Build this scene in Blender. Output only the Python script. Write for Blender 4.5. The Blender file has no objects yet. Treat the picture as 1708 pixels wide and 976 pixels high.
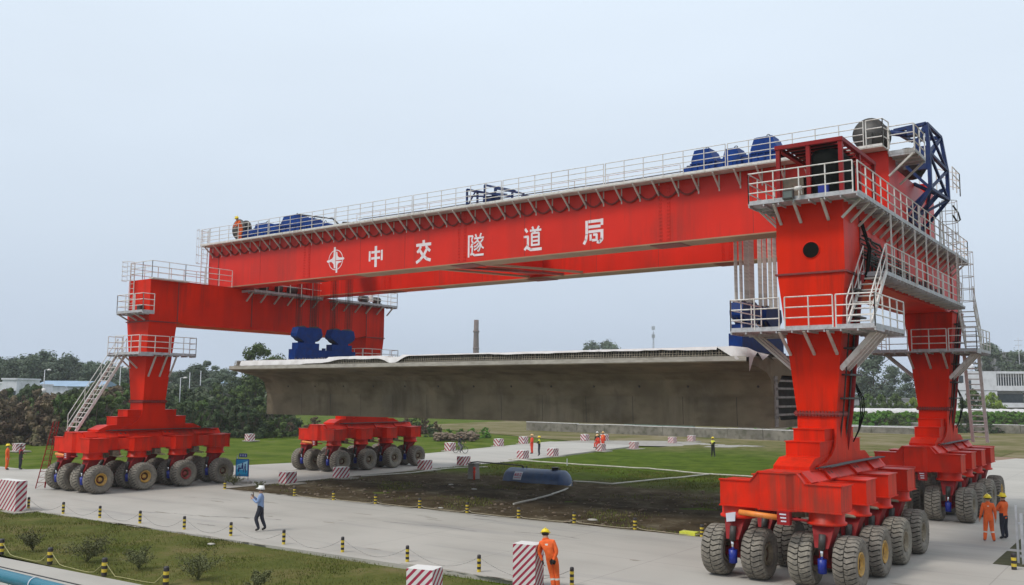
import bpy, bmesh, math, random
from mathutils import Vector, Matrix, Quaternion, noise
from math import radians as R, sin, cos, pi, tan, atan2, sqrt
random.seed(7)
SC = bpy.context.scene
COL = SC.collection

# ------------------------------------------------------------------ camera
YAW, PITCH, ROLL, CAMH, FPX = 0.6297, 0.1106, 0.0064, 5.685, 1519.0
FW = Vector((-sin(YAW)*cos(PITCH), cos(YAW)*cos(PITCH), sin(PITCH)))
R0 = Vector((cos(YAW), sin(YAW), 0)); U0 = R0.cross(FW)
RT = R0*cos(ROLL)+U0*sin(ROLL); UP = -R0*sin(ROLL)+U0*cos(ROLL)
cam = bpy.data.objects.new('camera', bpy.data.cameras.new('camera'))
COL.objects.link(cam)
m = Matrix.Identity(4)
for i in range(3):
    m[i][0] = RT[i]; m[i][1] = UP[i]; m[i][2] = -FW[i]
m[2][3] = CAMH
cam.matrix_world = m
cam.data.sensor_width = 36.0
cam.data.lens = FPX*36/1708
cam.data.clip_start = 0.1; cam.data.clip_end = 6000
SC.camera = cam

def place(px, d):
    """ground point d metres ahead on the bearing of column px (real distances)"""
    v = FW*FPX + RT*(px-854) ; v = v/v.dot(FW)
    h = Vector((v.x, v.y, 0)); return Vector((h.x*d, h.y*d, 0))
def zat(px, py, d):
    return CAMH + (656.8+.0064*(px-854)-py)/FPX*d

# ------------------------------------------------------------------ world, sun, exposure
SUN_EL, SUN_AZ = R(52), R(205)          # azimuth clockwise from +Y
wd = bpy.data.worlds.new('World'); SC.world = wd; wd.use_nodes = True
nt = wd.node_tree; nt.nodes.clear()
out = nt.nodes.new('ShaderNodeOutputWorld')
sky = nt.nodes.new('ShaderNodeTexSky'); sky.sky_type = 'NISHITA'; sky.sun_disc = False
sky.sun_elevation = SUN_EL; sky.sun_rotation = SUN_AZ; sky.air_density = 1.6; sky.dust_density = 4.0
bg1 = nt.nodes.new('ShaderNodeBackground'); bg1.inputs[1].default_value = 0.06
nt.links.new(sky.outputs[0], bg1.inputs[0])
tc = nt.nodes.new('ShaderNodeTexCoord'); sep = nt.nodes.new('ShaderNodeSeparateXYZ')
nt.links.new(tc.outputs['Generated'], sep.inputs[0])
rmp = nt.nodes.new('ShaderNodeValToRGB')
e = rmp.color_ramp.elements
e[0].position = 0.0; e[0].color = (.43, .50, .62, 1)
e[1].position = 1.0; e[1].color = (.68, .74, .80, 1)
for p, c in ((.06, (.445, .52, .64, 1)), (.16, (.515, .59, .69, 1)), (.30, (.585, .66, .75, 1)), (.42, (.63, .71, .80, 1))):
    q = rmp.color_ramp.elements.new(p); q.color = c
nt.links.new(sep.outputs[2], rmp.inputs[0])
cn = nt.nodes.new('ShaderNodeTexNoise'); cn.inputs['Scale'].default_value = 1.6; cn.inputs['Detail'].default_value = 4
mpn = nt.nodes.new('ShaderNodeMapping'); mpn.inputs['Scale'].default_value = (1, 1, 3.5)
nt.links.new(tc.outputs['Generated'], mpn.inputs[0]); nt.links.new(mpn.outputs[0], cn.inputs[0])
cr = nt.nodes.new('ShaderNodeMapRange'); cr.inputs[1].default_value = .3; cr.inputs[2].default_value = .7
cr.inputs[3].default_value = .965; cr.inputs[4].default_value = 1.035
nt.links.new(cn.outputs[0], cr.inputs[0])
mm = nt.nodes.new('ShaderNodeMix'); mm.data_type = 'RGBA'; mm.blend_type = 'MULTIPLY'; mm.inputs[0].default_value = 1
nt.links.new(rmp.outputs[0], mm.inputs[6]); nt.links.new(cr.outputs[0], mm.inputs[7])
bg2 = nt.nodes.new('ShaderNodeBackground'); bg2.inputs[1].default_value = 1.0
nt.links.new(mm.outputs[2], bg2.inputs[0])
mx = nt.nodes.new('ShaderNodeMixShader'); mx.inputs[0].default_value = .88
nt.links.new(bg1.outputs[0], mx.inputs[1]); nt.links.new(bg2.outputs[0], mx.inputs[2])
nt.links.new(mx.outputs[0], out.inputs[0])
sl = bpy.data.lights.new('sun', 'SUN'); sl.energy = 1.6; sl.angle = R(14); sl.color = (1, .96, .90)
so = bpy.data.objects.new('sun', sl); COL.objects.link(so); so.location = (0, 0, 60)
sd = Vector((sin(SUN_AZ)*cos(SUN_EL), cos(SUN_AZ)*cos(SUN_EL), sin(SUN_EL)))
so.rotation_euler = (-sd).to_track_quat('-Z', 'Y').to_euler()
SC.view_settings.view_transform = 'Standard'; SC.view_settings.look = 'None'
SC.view_settings.exposure = 0.45; SC.view_settings.gamma = 1.0
SC.render.resolution_x = 1024; SC.render.resolution_y = 585

# ------------------------------------------------------------------ materials
def pin(bs, k, v):
    if k in bs.inputs: bs.inputs[k].default_value = v
def mat(name, base, var=.12, rough=.6, spec=.5, metal=0, scale=1.5, bump=0, bscale=30, dirt=None, dfac=.4,
        dscale=(1, 1, 1), rnd=0, space='Object', detail=6):
    """painted / mineral surface: two-scale colour noise, optional dirt layer and bump"""
    mt = bpy.data.materials.new(name); mt.use_nodes = True
    t = mt.node_tree; L = t.links.new
    bs = t.nodes['Principled BSDF']
    pin(bs, 'Roughness', rough); pin(bs, 'Metallic', metal); pin(bs, 'Specular IOR Level', spec)
    tcn = t.nodes.new('ShaderNodeTexCoord')
    if space == 'World':
        gm = t.nodes.new('ShaderNodeNewGeometry'); src = gm.outputs['Position']
    else: src = tcn.outputs['Object']
    mp = t.nodes.new('ShaderNodeMapping'); mp.inputs['Scale'].default_value = dscale; L(src, mp.inputs[0])
    n1 = t.nodes.new('ShaderNodeTexNoise'); n1.inputs['Scale'].default_value = scale; n1.inputs['Detail'].default_value = detail
    L(src, n1.inputs[0])
    r1 = t.nodes.new('ShaderNodeValToRGB'); r1.color_ramp.elements[0].position = .3; r1.color_ramp.elements[1].position = .7
    lo = [max(0, c*(1-var)) for c in base]; hi = [min(1, c*(1+var)) for c in base]
    r1.color_ramp.elements[0].color = (*lo, 1); r1.color_ramp.elements[1].color = (*hi, 1)
    L(n1.outputs[0], r1.inputs[0]); cur = r1.outputs[0]
    if dirt:
        n2 = t.nodes.new('ShaderNodeTexNoise'); n2.inputs['Scale'].default_value = scale*2.3; n2.inputs['Detail'].default_value = 9
        L(mp.outputs[0], n2.inputs[0])
        r2 = t.nodes.new('ShaderNodeMapRange'); r2.inputs[1].default_value = .48; r2.inputs[2].default_value = .72
        r2.inputs[3].default_value = 0; r2.inputs[4].default_value = dfac; L(n2.outputs[0], r2.inputs[0])
        mi = t.nodes.new('ShaderNodeMix'); mi.data_type = 'RGBA'; L(r2.outputs[0], mi.inputs[0])
        L(cur, mi.inputs[6]); mi.inputs[7].default_value = (*dirt, 1); cur = mi.outputs[2]
    if rnd:
        oi = t.nodes.new('ShaderNodeObjectInfo'); hs = t.nodes.new('ShaderNodeHueSaturation')
        ma = t.nodes.new('ShaderNodeMapRange'); ma.inputs[3].default_value = 1-rnd; ma.inputs[4].default_value = 1+rnd
        L(oi.outputs['Random'], ma.inputs[0]); L(ma.outputs[0], hs.inputs['Value'])
        mh = t.nodes.new('ShaderNodeMapRange'); mh.inputs[3].default_value = .5-rnd*.07; mh.inputs[4].default_value = .5+rnd*.05
        L(oi.outputs['Random'], mh.inputs[0]); L(mh.outputs[0], hs.inputs['Hue']); L(cur, hs.inputs['Color']); cur = hs.outputs[0]
    L(cur, bs.inputs['Base Color'])
    if bump:
        n3 = t.nodes.new('ShaderNodeTexNoise'); n3.inputs['Scale'].default_value = bscale; n3.inputs['Detail'].default_value = 5
        L(src, n3.inputs[0]); bp = t.nodes.new('ShaderNodeBump'); bp.inputs['Strength'].default_value = bump
        bp.inputs['Distance'].default_value = .05; L(n3.outputs[0], bp.inputs['Height']); L(bp.outputs[0], bs.inputs['Normal'])
    return mt

M = {}
M['red'] = mat('red_paint', (.63, .018, .0015), .12, .42, .12, scale=.5, bump=.12, bscale=1.2, dirt=(.34, .014, .006), dfac=.5, dscale=(1, 1, .18))
M['girder_red'] = mat('girder_red_paint', (.62, .018, .006), .12, .38, .26, scale=.35, bump=.10, bscale=.8, dirt=(.42, .022, .012), dfac=.55, dscale=(1, 1, .15))
M['bogie_red'] = mat('bogie_red_paint', (.62, .018, .003), .15, .42, .2, scale=1.1, bump=.12, bscale=2, dirt=(.26, .03, .015), dfac=.55, dscale=(1, 1, .4))
M['crimson'] = mat('crimson_shade_paint', (.25, .008, .010), .2, .55, .2, scale=1.5, dirt=(.16, .05, .04), dfac=.5)  # base darkened to put the shade between the wheels into the paint
M['seam_red'] = mat('dark_red_seam', (.20, .018, .014), .2, .55, scale=3, dirt=(.08, .03, .02), dfac=.6)
M['cream'] = mat('grey_cream_paint', (.50, .47, .43), .1, .5, scale=2, dirt=(.25, .2, .16), dfac=.5)
M['white'] = mat('white_rail_paint', (.66, .63, .60), .08, .45, scale=3, dirt=(.35, .29, .22), dfac=.5)
M['deck'] = mat('deck_grey_paint', (.42, .42, .44), .12, .55, scale=3, dirt=(.2, .18, .17), dfac=.5)
M['blue'] = mat('blue_machine_paint', (.005, .042, .22), .25, .5, .12, scale=2, bump=.1, bscale=6, dirt=(.03, .04, .08), dfac=.4)
M['hookblue'] = mat('hook_block_blue', (.003, .028, .15), .25, .5, .12, scale=2, dirt=(.02, .025, .05), dfac=.5)
M['navy'] = mat('navy_paint', (.005, .022, .10), .25, .5, .25, scale=2, dirt=(.04, .04, .06), dfac=.5)
M['dark'] = mat('dark_steel', (.035, .032, .03), .3, .55, scale=4, dirt=(.09, .07, .05), dfac=.4)
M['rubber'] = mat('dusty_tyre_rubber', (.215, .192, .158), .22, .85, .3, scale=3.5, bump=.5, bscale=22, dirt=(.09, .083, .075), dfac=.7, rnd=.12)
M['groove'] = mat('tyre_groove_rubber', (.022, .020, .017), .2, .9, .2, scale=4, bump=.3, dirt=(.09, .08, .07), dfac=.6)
M['rim_yellow'] = mat('yellow_rim', (.50, .28, .05), .25, .55, scale=5, dirt=(.2, .15, .09), dfac=.7)
M['rim_dust'] = mat('dusty_rim', (.22, .18, .12), .3, .7, scale=5, dirt=(.1, .08, .06), dfac=.6)
M['rim_red'] = mat('red_rim_hub', (.28, .03, .03), .3, .6, scale=5, dirt=(.12, .08, .06), dfac=.6)
M['rim_in'] = mat('rim_hollow_paint', (.10, .05, .025), .3, .7, scale=5)
M['chrome'] = mat('chrome_rod', (.75, .75, .75), .03, .15, metal=1)
M['cyl_blue'] = mat('cylinder_blue', (.005, .02, .25), .2, .4, scale=3)
M['orange'] = mat('orange_paint', (.72, .22, .03), .12, .45, scale=3, dirt=(.4, .12, .05), dfac=.4)
M['rope'] = mat('steel_rope', (.58, .57, .52), .3, .5, scale=8, spec=.4)
M['black'] = mat('black_cloth', (.006, .007, .006), .3, .95, .1, scale=2, bump=.4, bscale=4)
M['olive'] = mat('weathered_cabinet', (.10, .075, .05), .3, .7, scale=3, dirt=(.15, .05, .03), dfac=.6)
def add_streaks(name, col, amt, sx):
    mt = M[name]; t = mt.node_tree; L = t.links.new; bs = t.nodes['Principled BSDF']; src = bs.inputs['Base Color'].links[0].from_socket
    g_ = t.nodes.new('ShaderNodeNewGeometry'); mp = t.nodes.new('ShaderNodeMapping'); mp.inputs['Scale'].default_value = (sx, sx, .22); L(g_.outputs['Position'], mp.inputs[0])
    n = t.nodes.new('ShaderNodeTexNoise'); n.inputs['Scale'].default_value = 1.0; n.inputs['Detail'].default_value = 11; n.inputs['Roughness'].default_value = .7; L(mp.outputs[0], n.inputs[0])
    n2 = t.nodes.new('ShaderNodeTexNoise'); n2.inputs['Scale'].default_value = .35; n2.inputs['Detail'].default_value = 4; L(g_.outputs['Position'], n2.inputs[0])
    ml = t.nodes.new('ShaderNodeMath'); ml.operation = 'MULTIPLY'; L(n.outputs[0], ml.inputs[0]); L(n2.outputs[0], ml.inputs[1])
    mr = t.nodes.new('ShaderNodeMapRange'); mr.inputs[1].default_value = .27; mr.inputs[2].default_value = .42; mr.inputs[3].default_value = 0; mr.inputs[4].default_value = amt; L(ml.outputs[0], mr.inputs[0])
    mi = t.nodes.new('ShaderNodeMix'); mi.data_type = 'RGBA'; L(mr.outputs[0], mi.inputs[0]); L(src, mi.inputs[6]); mi.inputs[7].default_value = (*col, 1); L(mi.outputs[2], bs.inputs['Base Color'])
add_streaks('red', (.20, .022, .012), .5, 3.5); add_streaks('girder_red', (.26, .03, .02), .45, 3.0); add_streaks('bogie_red', (.13, .045, .03), .6, 3.5)
add_streaks('white', (.22, .15, .10), .6, 6); add_streaks('deck', (.2, .16, .12), .6, 4)
M['glass'] = mat('lamp_glass', (.10, .12, .11), .2, .15)
M['beamc'] = mat('beam_concrete', (.185, .155, .105), .30, .85, .25, scale=.55, bump=.35, bscale=14, dirt=(.095, .078, .05), dfac=.9, dscale=(.5, 1, 1), detail=10)
M['beamtop'] = mat('slab_edge_concrete', (.36, .335, .29), .14, .85, .25, scale=2, bump=.3, bscale=20, dirt=(.2, .18, .15), dfac=.6, dscale=(.6, 1, 3))
M['rebar'] = mat('rebar_steel', (.30, .26, .20), .35, .75, scale=9)
M['tarp'] = mat('pale_tarpaulin', (.58, .56, .55), .1, .8, scale=1.2, bump=.6, bscale=3, dirt=(.4, .37, .34), dfac=.5)
M['formsteel'] = mat('formwork_steel', (.24, .23, .21), .25, .6, scale=3, dirt=(.1, .07, .05), dfac=.6)
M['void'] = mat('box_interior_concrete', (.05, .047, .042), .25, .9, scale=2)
M['yellow'] = mat('bollard_yellow', (.62, .46, .035), .15, .55, scale=6, dirt=(.3, .2, .1), dfac=.4)
M['bblack'] = mat('bollard_black', (.022, .02, .022), .3, .55, scale=6, dirt=(.1, .06, .05), dfac=.4)
M['paperope'] = mat('pale_hemp_rope', (.36, .31, .21), .2, .9, scale=9)
M['yelrope'] = mat('yellow_rope', (.36, .33, .15), .2, .9, scale=9)
M['darkrope'] = mat('grey_rope', (.27, .26, .24), .3, .9, scale=9)
M['hose'] = mat('white_hose', (.52, .50, .44), .12, .7, scale=1.5, dirt=(.3, .26, .2), dfac=.5)
M['tankblue'] = mat('tank_blue', (.045, .085, .18), .2, .42, scale=1.2, bump=.15, bscale=3, dirt=(.07, .075, .09), dfac=.45)
M['plaque'] = mat('sign_white', (.55, .56, .62), .06, .6, scale=2)
M['magenta'] = mat('sign_red_print', (.42, .02, .08), .1, .6, scale=5)
M['teal'] = mat('teal_pipe_paint', (.012, .15, .22), .15, .35, scale=3, dirt=(.05, .12, .16), dfac=.5, bump=.1)
M['concrete'] = mat('plain_concrete', (.30, .28, .25), .15, .85, .2, scale=1.5, bump=.3, bscale=12, dirt=(.18, .165, .14), dfac=.6)
M['oldwall'] = mat('old_wall_concrete', (.20, .185, .155), .3, .9, .1, scale=.6, bump=.3, dirt=(.09, .09, .06), dfac=.9, space='World')
M['galv'] = mat('galvanised', (.42, .43, .46), .15, .4, scale=3, metal=.3, dirt=(.3, .3, .3), dfac=.4)
M['gravestone'] = mat('wall_plaster', (.70, .70, .73), .08, .8, scale=.4, dirt=(.40, .40, .41), dfac=.5)
M['greybuild'] = mat('grey_render', (.30, .30, .31), .1, .85, scale=.5, dirt=(.2, .2, .21), dfac=.5)
M['window'] = mat('window_glass', (.05, .06, .07), .3, .12)
M['blueroof'] = mat('pale_blue_roof', (.24, .34, .46), .12, .5, scale=.4)
M['brick'] = mat('chimney_brick', (.17, .12, .11), .2, .9, scale=.3, dirt=(.10, .08, .08), dfac=.6)
M['underside'] = mat('brown_primer_underside', (.30, .19, .115), .15, .6, .3, scale=.4, dirt=(.2, .13, .08), dfac=.5)
M['bark'] = mat('bark', (.09, .07, .05), .3, .9, scale=5, bump=.5)
M['skin'] = mat('skin', (.42, .25, .17), .08, .6)
M['orangecloth'] = mat('orange_workwear', (.78, .12, .018), .12, .8, scale=6, bump=.4, bscale=14)
M['redcloth'] = mat('red_workwear', (.66, .05, .02), .12, .8, scale=6, bump=.4, bscale=14)
M['navycloth'] = mat('dark_trousers', (.018, .02, .032), .2, .85, scale=6, bump=.4, bscale=14)
M['bluecloth'] = mat('light_blue_shirt', (.22, .31, .50), .1, .85, scale=6, bump=.4, bscale=14)
M['blackcloth'] = mat('black_jacket', (.015, .016, .015), .2, .85, scale=6, bump=.4, bscale=14)
M['greycloth'] = mat('grey_trousers', (.14, .14, .15), .2, .85, scale=6)
M['yelcloth'] = mat('hi_vis_yellow', (.60, .62, .06), .1, .8, scale=6)
M['hiband'] = mat('reflective_tape', (.62, .60, .52), .1, .5)
M['boots'] = mat('boots', (.03, .025, .022), .2, .7)
M['helmyel'] = mat('yellow_helmet', (.82, .62, .02), .05, .3)
M['helmwht'] = mat('white_helmet', (.78, .77, .74), .04, .3)
M['helmpale'] = mat('pale_orange_helmet', (.80, .50, .22), .05, .3)
M['hair'] = mat('black_hair', (.012, .01, .01), .2, .6)
M['weed'] = mat('dry_weed', (.095, .100, .038), .3, .9, scale=2, rnd=.15)
M['stone'] = mat('pale_stone', (.38, .36, .32), .2, .9, scale=3)
M['earth'] = mat('bare_earth', (.16, .12, .085), .25, .95, scale=1, bump=.5, bscale=4)
# broad patchy curing stains
add_streaks('beamc', (.25, .222, .175), .5, .5); add_streaks('beamc', (.085, .072, .05), .6, 2.2)
M['signblue'] = mat('poster_blue', (.0, .16, .36), .08, .45)
M['signdark'] = mat('sign_dark_blue', (.01, .03, .16), .1, .4)
M['signpale'] = mat('poster_pale', (.30, .55, .68), .08, .5)
M['signmid'] = mat('poster_mid_blue', (.01, .27, .47), .08, .5)
M['leafgrass'] = mat('grass_blade', (.105, .125, .026), .3, .9, .1, scale=.35, dirt=(.24, .18, .075), dfac=.8, space='World')
M['greentarp'] = mat('faded_green_netting', (.14, .20, .15), .2, .9, scale=1)
M['lettering'] = mat('lettering_paint', (.74, .66, .68), .06, .55, scale=2, dirt=(.6, .45, .45), dfac=.4)

def leafmat(name, a, b, rnd=.18):
    mt = mat(name, a, .35, .75, .25, scale=.9, dirt=b, dfac=.8, rnd=rnd)
    bs = mt.node_tree.nodes['Principled BSDF']
    return mt
M['leaf_dark'] = leafmat('dark_foliage', (.046, .072, .026), (.10, .115, .05))
M['leaf_hazed'] = leafmat('haze_paled_foliage', (.085, .115, .072), (.13, .16, .105))  # paled so the leaf colour itself carries some of the distance haze
M['leaf_mid'] = leafmat('mid_foliage', (.065, .105, .024), (.11, .135, .045))
M['leaf_light'] = leafmat('light_foliage', (.16, .24, .03), (.22, .26, .05))
M['leaf_brown'] = leafmat('brown_brush', (.13, .092, .055), (.10, .11, .05))
M['leaf_pale'] = leafmat('pale_flowering_brush', (.07, .095, .045), (.26, .25, .20))
M['leaf_hedge'] = leafmat('hedge_foliage', (.085, .19, .025), (.13, .22, .045))

# striped barrier: stripes on UV.x
def stripes():
    mt = mat('red_white_stripes', (.5, .5, .5), .05, .7); t = mt.node_tree; L = t.links.new; bs = t.nodes['Principled BSDF']
    uv = t.nodes.new('ShaderNodeUVMap'); uv.uv_map = 'stripe'; sp = t.nodes.new('ShaderNodeSeparateXYZ'); L(uv.outputs[0], sp.inputs[0])
    n = t.nodes.new('ShaderNodeTexNoise'); n.inputs['Scale'].default_value = 6; L(uv.outputs[0], n.inputs[0])
    ad = t.nodes.new('ShaderNodeMath'); ad.operation = 'MULTIPLY_ADD'; ad.inputs[1].default_value = .03; L(n.outputs[0], ad.inputs[0]); L(sp.outputs[0], ad.inputs[2])
    fr = t.nodes.new('ShaderNodeMath'); fr.operation = 'FRACT'; L(ad.outputs[0], fr.inputs[0])
    gt = t.nodes.new('ShaderNodeMath'); gt.operation = 'GREATER_THAN'; gt.inputs[1].default_value = .56; L(fr.outputs[0], gt.inputs[0])
    gy = t.nodes.new('ShaderNodeMath'); gy.operation = 'GREATER_THAN'; gy.inputs[1].default_value = -.5; L(sp.outputs[1], gy.inputs[0])
    ml = t.nodes.new('ShaderNodeMath'); ml.operation = 'MULTIPLY'; L(gt.outputs[0], ml.inputs[0]); L(gy.outputs[0], ml.inputs[1])
    ns = t.nodes.new('ShaderNodeTexNoise'); ns.inputs['Scale'].default_value = 2.5; ns.inputs['Detail'].default_value = 9; L(t.nodes['Texture Coordinate'].outputs['Object'], ns.inputs[0])
    a = t.nodes.new('ShaderNodeMix'); a.data_type = 'RGBA'; L(ns.outputs[0], a.inputs[0]); a.inputs[6].default_value = (.50, .48, .45, 1); a.inputs[7].default_value = (.74, .72, .70, 1)
    b = t.nodes.new('ShaderNodeMix'); b.data_type = 'RGBA'; L(ns.outputs[0], b.inputs[0]); b.inputs[6].default_value = (.24, .012, .04, 1); b.inputs[7].default_value = (.40, .015, .06, 1)
    c = t.nodes.new('ShaderNodeMix'); c.data_type = 'RGBA'; L(ml.outputs[0], c.inputs[0]); L(a.outputs[2], c.inputs[6]); L(b.outputs[2], c.inputs[7])
    L(c.outputs[2], bs.inputs['Base Color']); return mt
M['stripes'] = stripes()

def pave_mat():
    mt = mat('concrete_paving', (.385, .362, .325), .08, .8, .3, scale=.22, bump=.15, bscale=18, dirt=(.30, .283, .25), dfac=.6, dscale=(.35, 1, 1), space='World', detail=10)
    t = mt.node_tree; L = t.links.new; bs = t.nodes['Principled BSDF']
    src = bs.inputs['Base Color'].links[0].from_socket
    gm = t.nodes.new('ShaderNodeNewGeometry'); sp = t.nodes.new('ShaderNodeSeparateXYZ'); L(gm.outputs['Position'], sp.inputs[0])
    # tyre scuffs and slab joints
    wv = t.nodes.new('ShaderNodeTexNoise'); wv.inputs['Scale'].default_value = .5; wv.inputs['Detail'].default_value = 8
    mp = t.nodes.new('ShaderNodeMapping'); mp.inputs['Scale'].default_value = (.18, 1.6, 1); L(gm.outputs['Position'], mp.inputs[0]); L(mp.outputs[0], wv.inputs[0])
    mr = t.nodes.new('ShaderNodeMapRange'); mr.inputs[1].default_value = .57; mr.inputs[2].default_value = .68; mr.inputs[3].default_value = 0; mr.inputs[4].default_value = .42; L(wv.outputs[0], mr.inputs[0])
    mi = t.nodes.new('ShaderNodeMix'); mi.data_type = 'RGBA'; L(mr.outputs[0], mi.inputs[0]); L(src, mi.inputs[6]); mi.inputs[7].default_value = (.24, .235, .23, 1)
    cur = mi.outputs[2]
    for ax, per in ((0, 5.0), (1, 4.1)):
        md = t.nodes.new('ShaderNodeMath'); md.operation = 'PINGPONG'; md.inputs[1].default_value = per/2; L(sp.outputs[ax], md.inputs[0])
        lt = t.nodes.new('ShaderNodeMath'); lt.operation = 'LESS_THAN'; lt.inputs[1].default_value = .018; L(md.outputs[0], lt.inputs[0])
        sc = t.nodes.new('ShaderNodeMath'); sc.operation = 'MULTIPLY'; sc.inputs[1].default_value = .35; L(lt.outputs[0], sc.inputs[0])
        m2 = t.nodes.new('ShaderNodeMix'); m2.data_type = 'RGBA'; L(sc.outputs[0], m2.inputs[0]); L(cur, m2.inputs[6]); m2.inputs[7].default_value = (.14, .13, .12, 1); cur = m2.outputs[2]
    L(cur, bs.inputs['Base Color']); return mt
M['pave'] = pave_mat()

def field_mat(name, cols, scale, dscale=(1, 1, 1), bump=.6, brown=None, bedge=None):
    """soil / grass with patches; optional second palette nearer than a wavering line in y"""
    mt = bpy.data.materials.new(name); mt.use_nodes = True
    t = mt.node_tree; L = t.links.new; bs = t.nodes['Principled BSDF']; pin(bs, 'Roughness', .95); pin(bs, 'Specular IOR Level', .03)
    gm = t.nodes.new('ShaderNodeNewGeometry'); mp = t.nodes.new('ShaderNodeMapping'); mp.inputs['Scale'].default_value = dscale
    L(gm.outputs['Position'], mp.inputs[0])
    def ramp(cs, sc):
        n = t.nodes.new('ShaderNodeTexNoise'); n.inputs['Scale'].default_value = sc; n.inputs['Detail'].default_value = 12; n.inputs['Roughness'].default_value = .66
        L(mp.outputs[0], n.inputs[0]); r = t.nodes.new('ShaderNodeValToRGB')
        r.color_ramp.elements[0].position = .30; r.color_ramp.elements[0].color = (*cs[0], 1)
        r.color_ramp.elements[1].position = .70; r.color_ramp.elements[1].color = (*cs[-1], 1)
        for i, c in enumerate(cs[1:-1]):
            q = r.color_ramp.elements.new(.3+.4*(i+1)/(len(cs)-1)); q.color = (*c, 1)
        L(n.outputs[0], r.inputs[0]); return r.outputs[0]
    cur = ramp(cols, scale)
    if brown:
        for bcols, bsc, (y0, y1, amp) in brown:
            c2 = ramp(bcols, bsc); sp = t.nodes.new('ShaderNodeSeparateXYZ'); L(gm.outputs['Position'], sp.inputs[0])
            n = t.nodes.new('ShaderNodeTexNoise'); n.inputs['Scale'].default_value = .12; n.inputs['Detail'].default_value = 9; L(gm.outputs['Position'], n.inputs[0])
            ma = t.nodes.new('ShaderNodeMath'); ma.operation = 'MULTIPLY_ADD'; ma.inputs[1].default_value = amp; L(n.outputs[0], ma.inputs[0]); L(sp.outputs[1], ma.inputs[2])
            mr = t.nodes.new('ShaderNodeMapRange'); mr.inputs[1].default_value = y0+amp*.5; mr.inputs[2].default_value = y1+amp*.5; L(ma.outputs[0], mr.inputs[0])
            mi = t.nodes.new('ShaderNodeMix'); mi.data_type = 'RGBA'; L(mr.outputs[0], mi.inputs[0]); L(c2, mi.inputs[6]); L(cur, mi.inputs[7]); cur = mi.outputs[2]
    L(cur, bs.inputs['Base Color'])
    n3 = t.nodes.new('ShaderNodeTexNoise'); n3.inputs['Scale'].default_value = 5; n3.inputs['Detail'].default_value = 9; L(gm.outputs['Position'], n3.inputs[0])
    bp = t.nodes.new('ShaderNodeBump'); bp.inputs['Strength'].default_value = bump; bp.inputs['Distance'].default_value = .12
    L(n3.outputs[0], bp.inputs['Height']); L(bp.outputs[0], bs.inputs['Normal']); return mt
GREEN = [(.040, .060, .007), (.062, .096, .009), (.100, .128, .018)]
DRY = [(.075, .088, .022), (.125, .115, .045), (.19, .16, .09)]
MUD = [(.028, .021, .012), (.052, .037, .020), (.085, .066, .040), (.16, .138, .095)]
M['field'] = field_mat('field_soil_and_grass', DRY, .5, brown=[(GREEN, .5, (82, 100, 20)), (MUD, .55, (50, 58, 16))], bump=.8)
M['ground'] = field_mat('ground_grass', GREEN+[(.11, .12, .05)], .3, brown=None)
M['far'] = field_mat('far_ground', DRY+[(.24, .2, .14)], .15)
M['strip'] = field_mat('verge_soil', [(.060, .075, .018), (.095, .100, .028), (.155, .125, .058)], .5)
M['bed'] = field_mat('bed_soil', [(.05, .055, .03), (.075, .075, .045), (.10, .095, .06)], 1.5)
M['redearth'] = field_mat('reddish_earth', [(.17, .13, .09), (.26, .17, .13), (.24, .20, .14)], .6)

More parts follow.
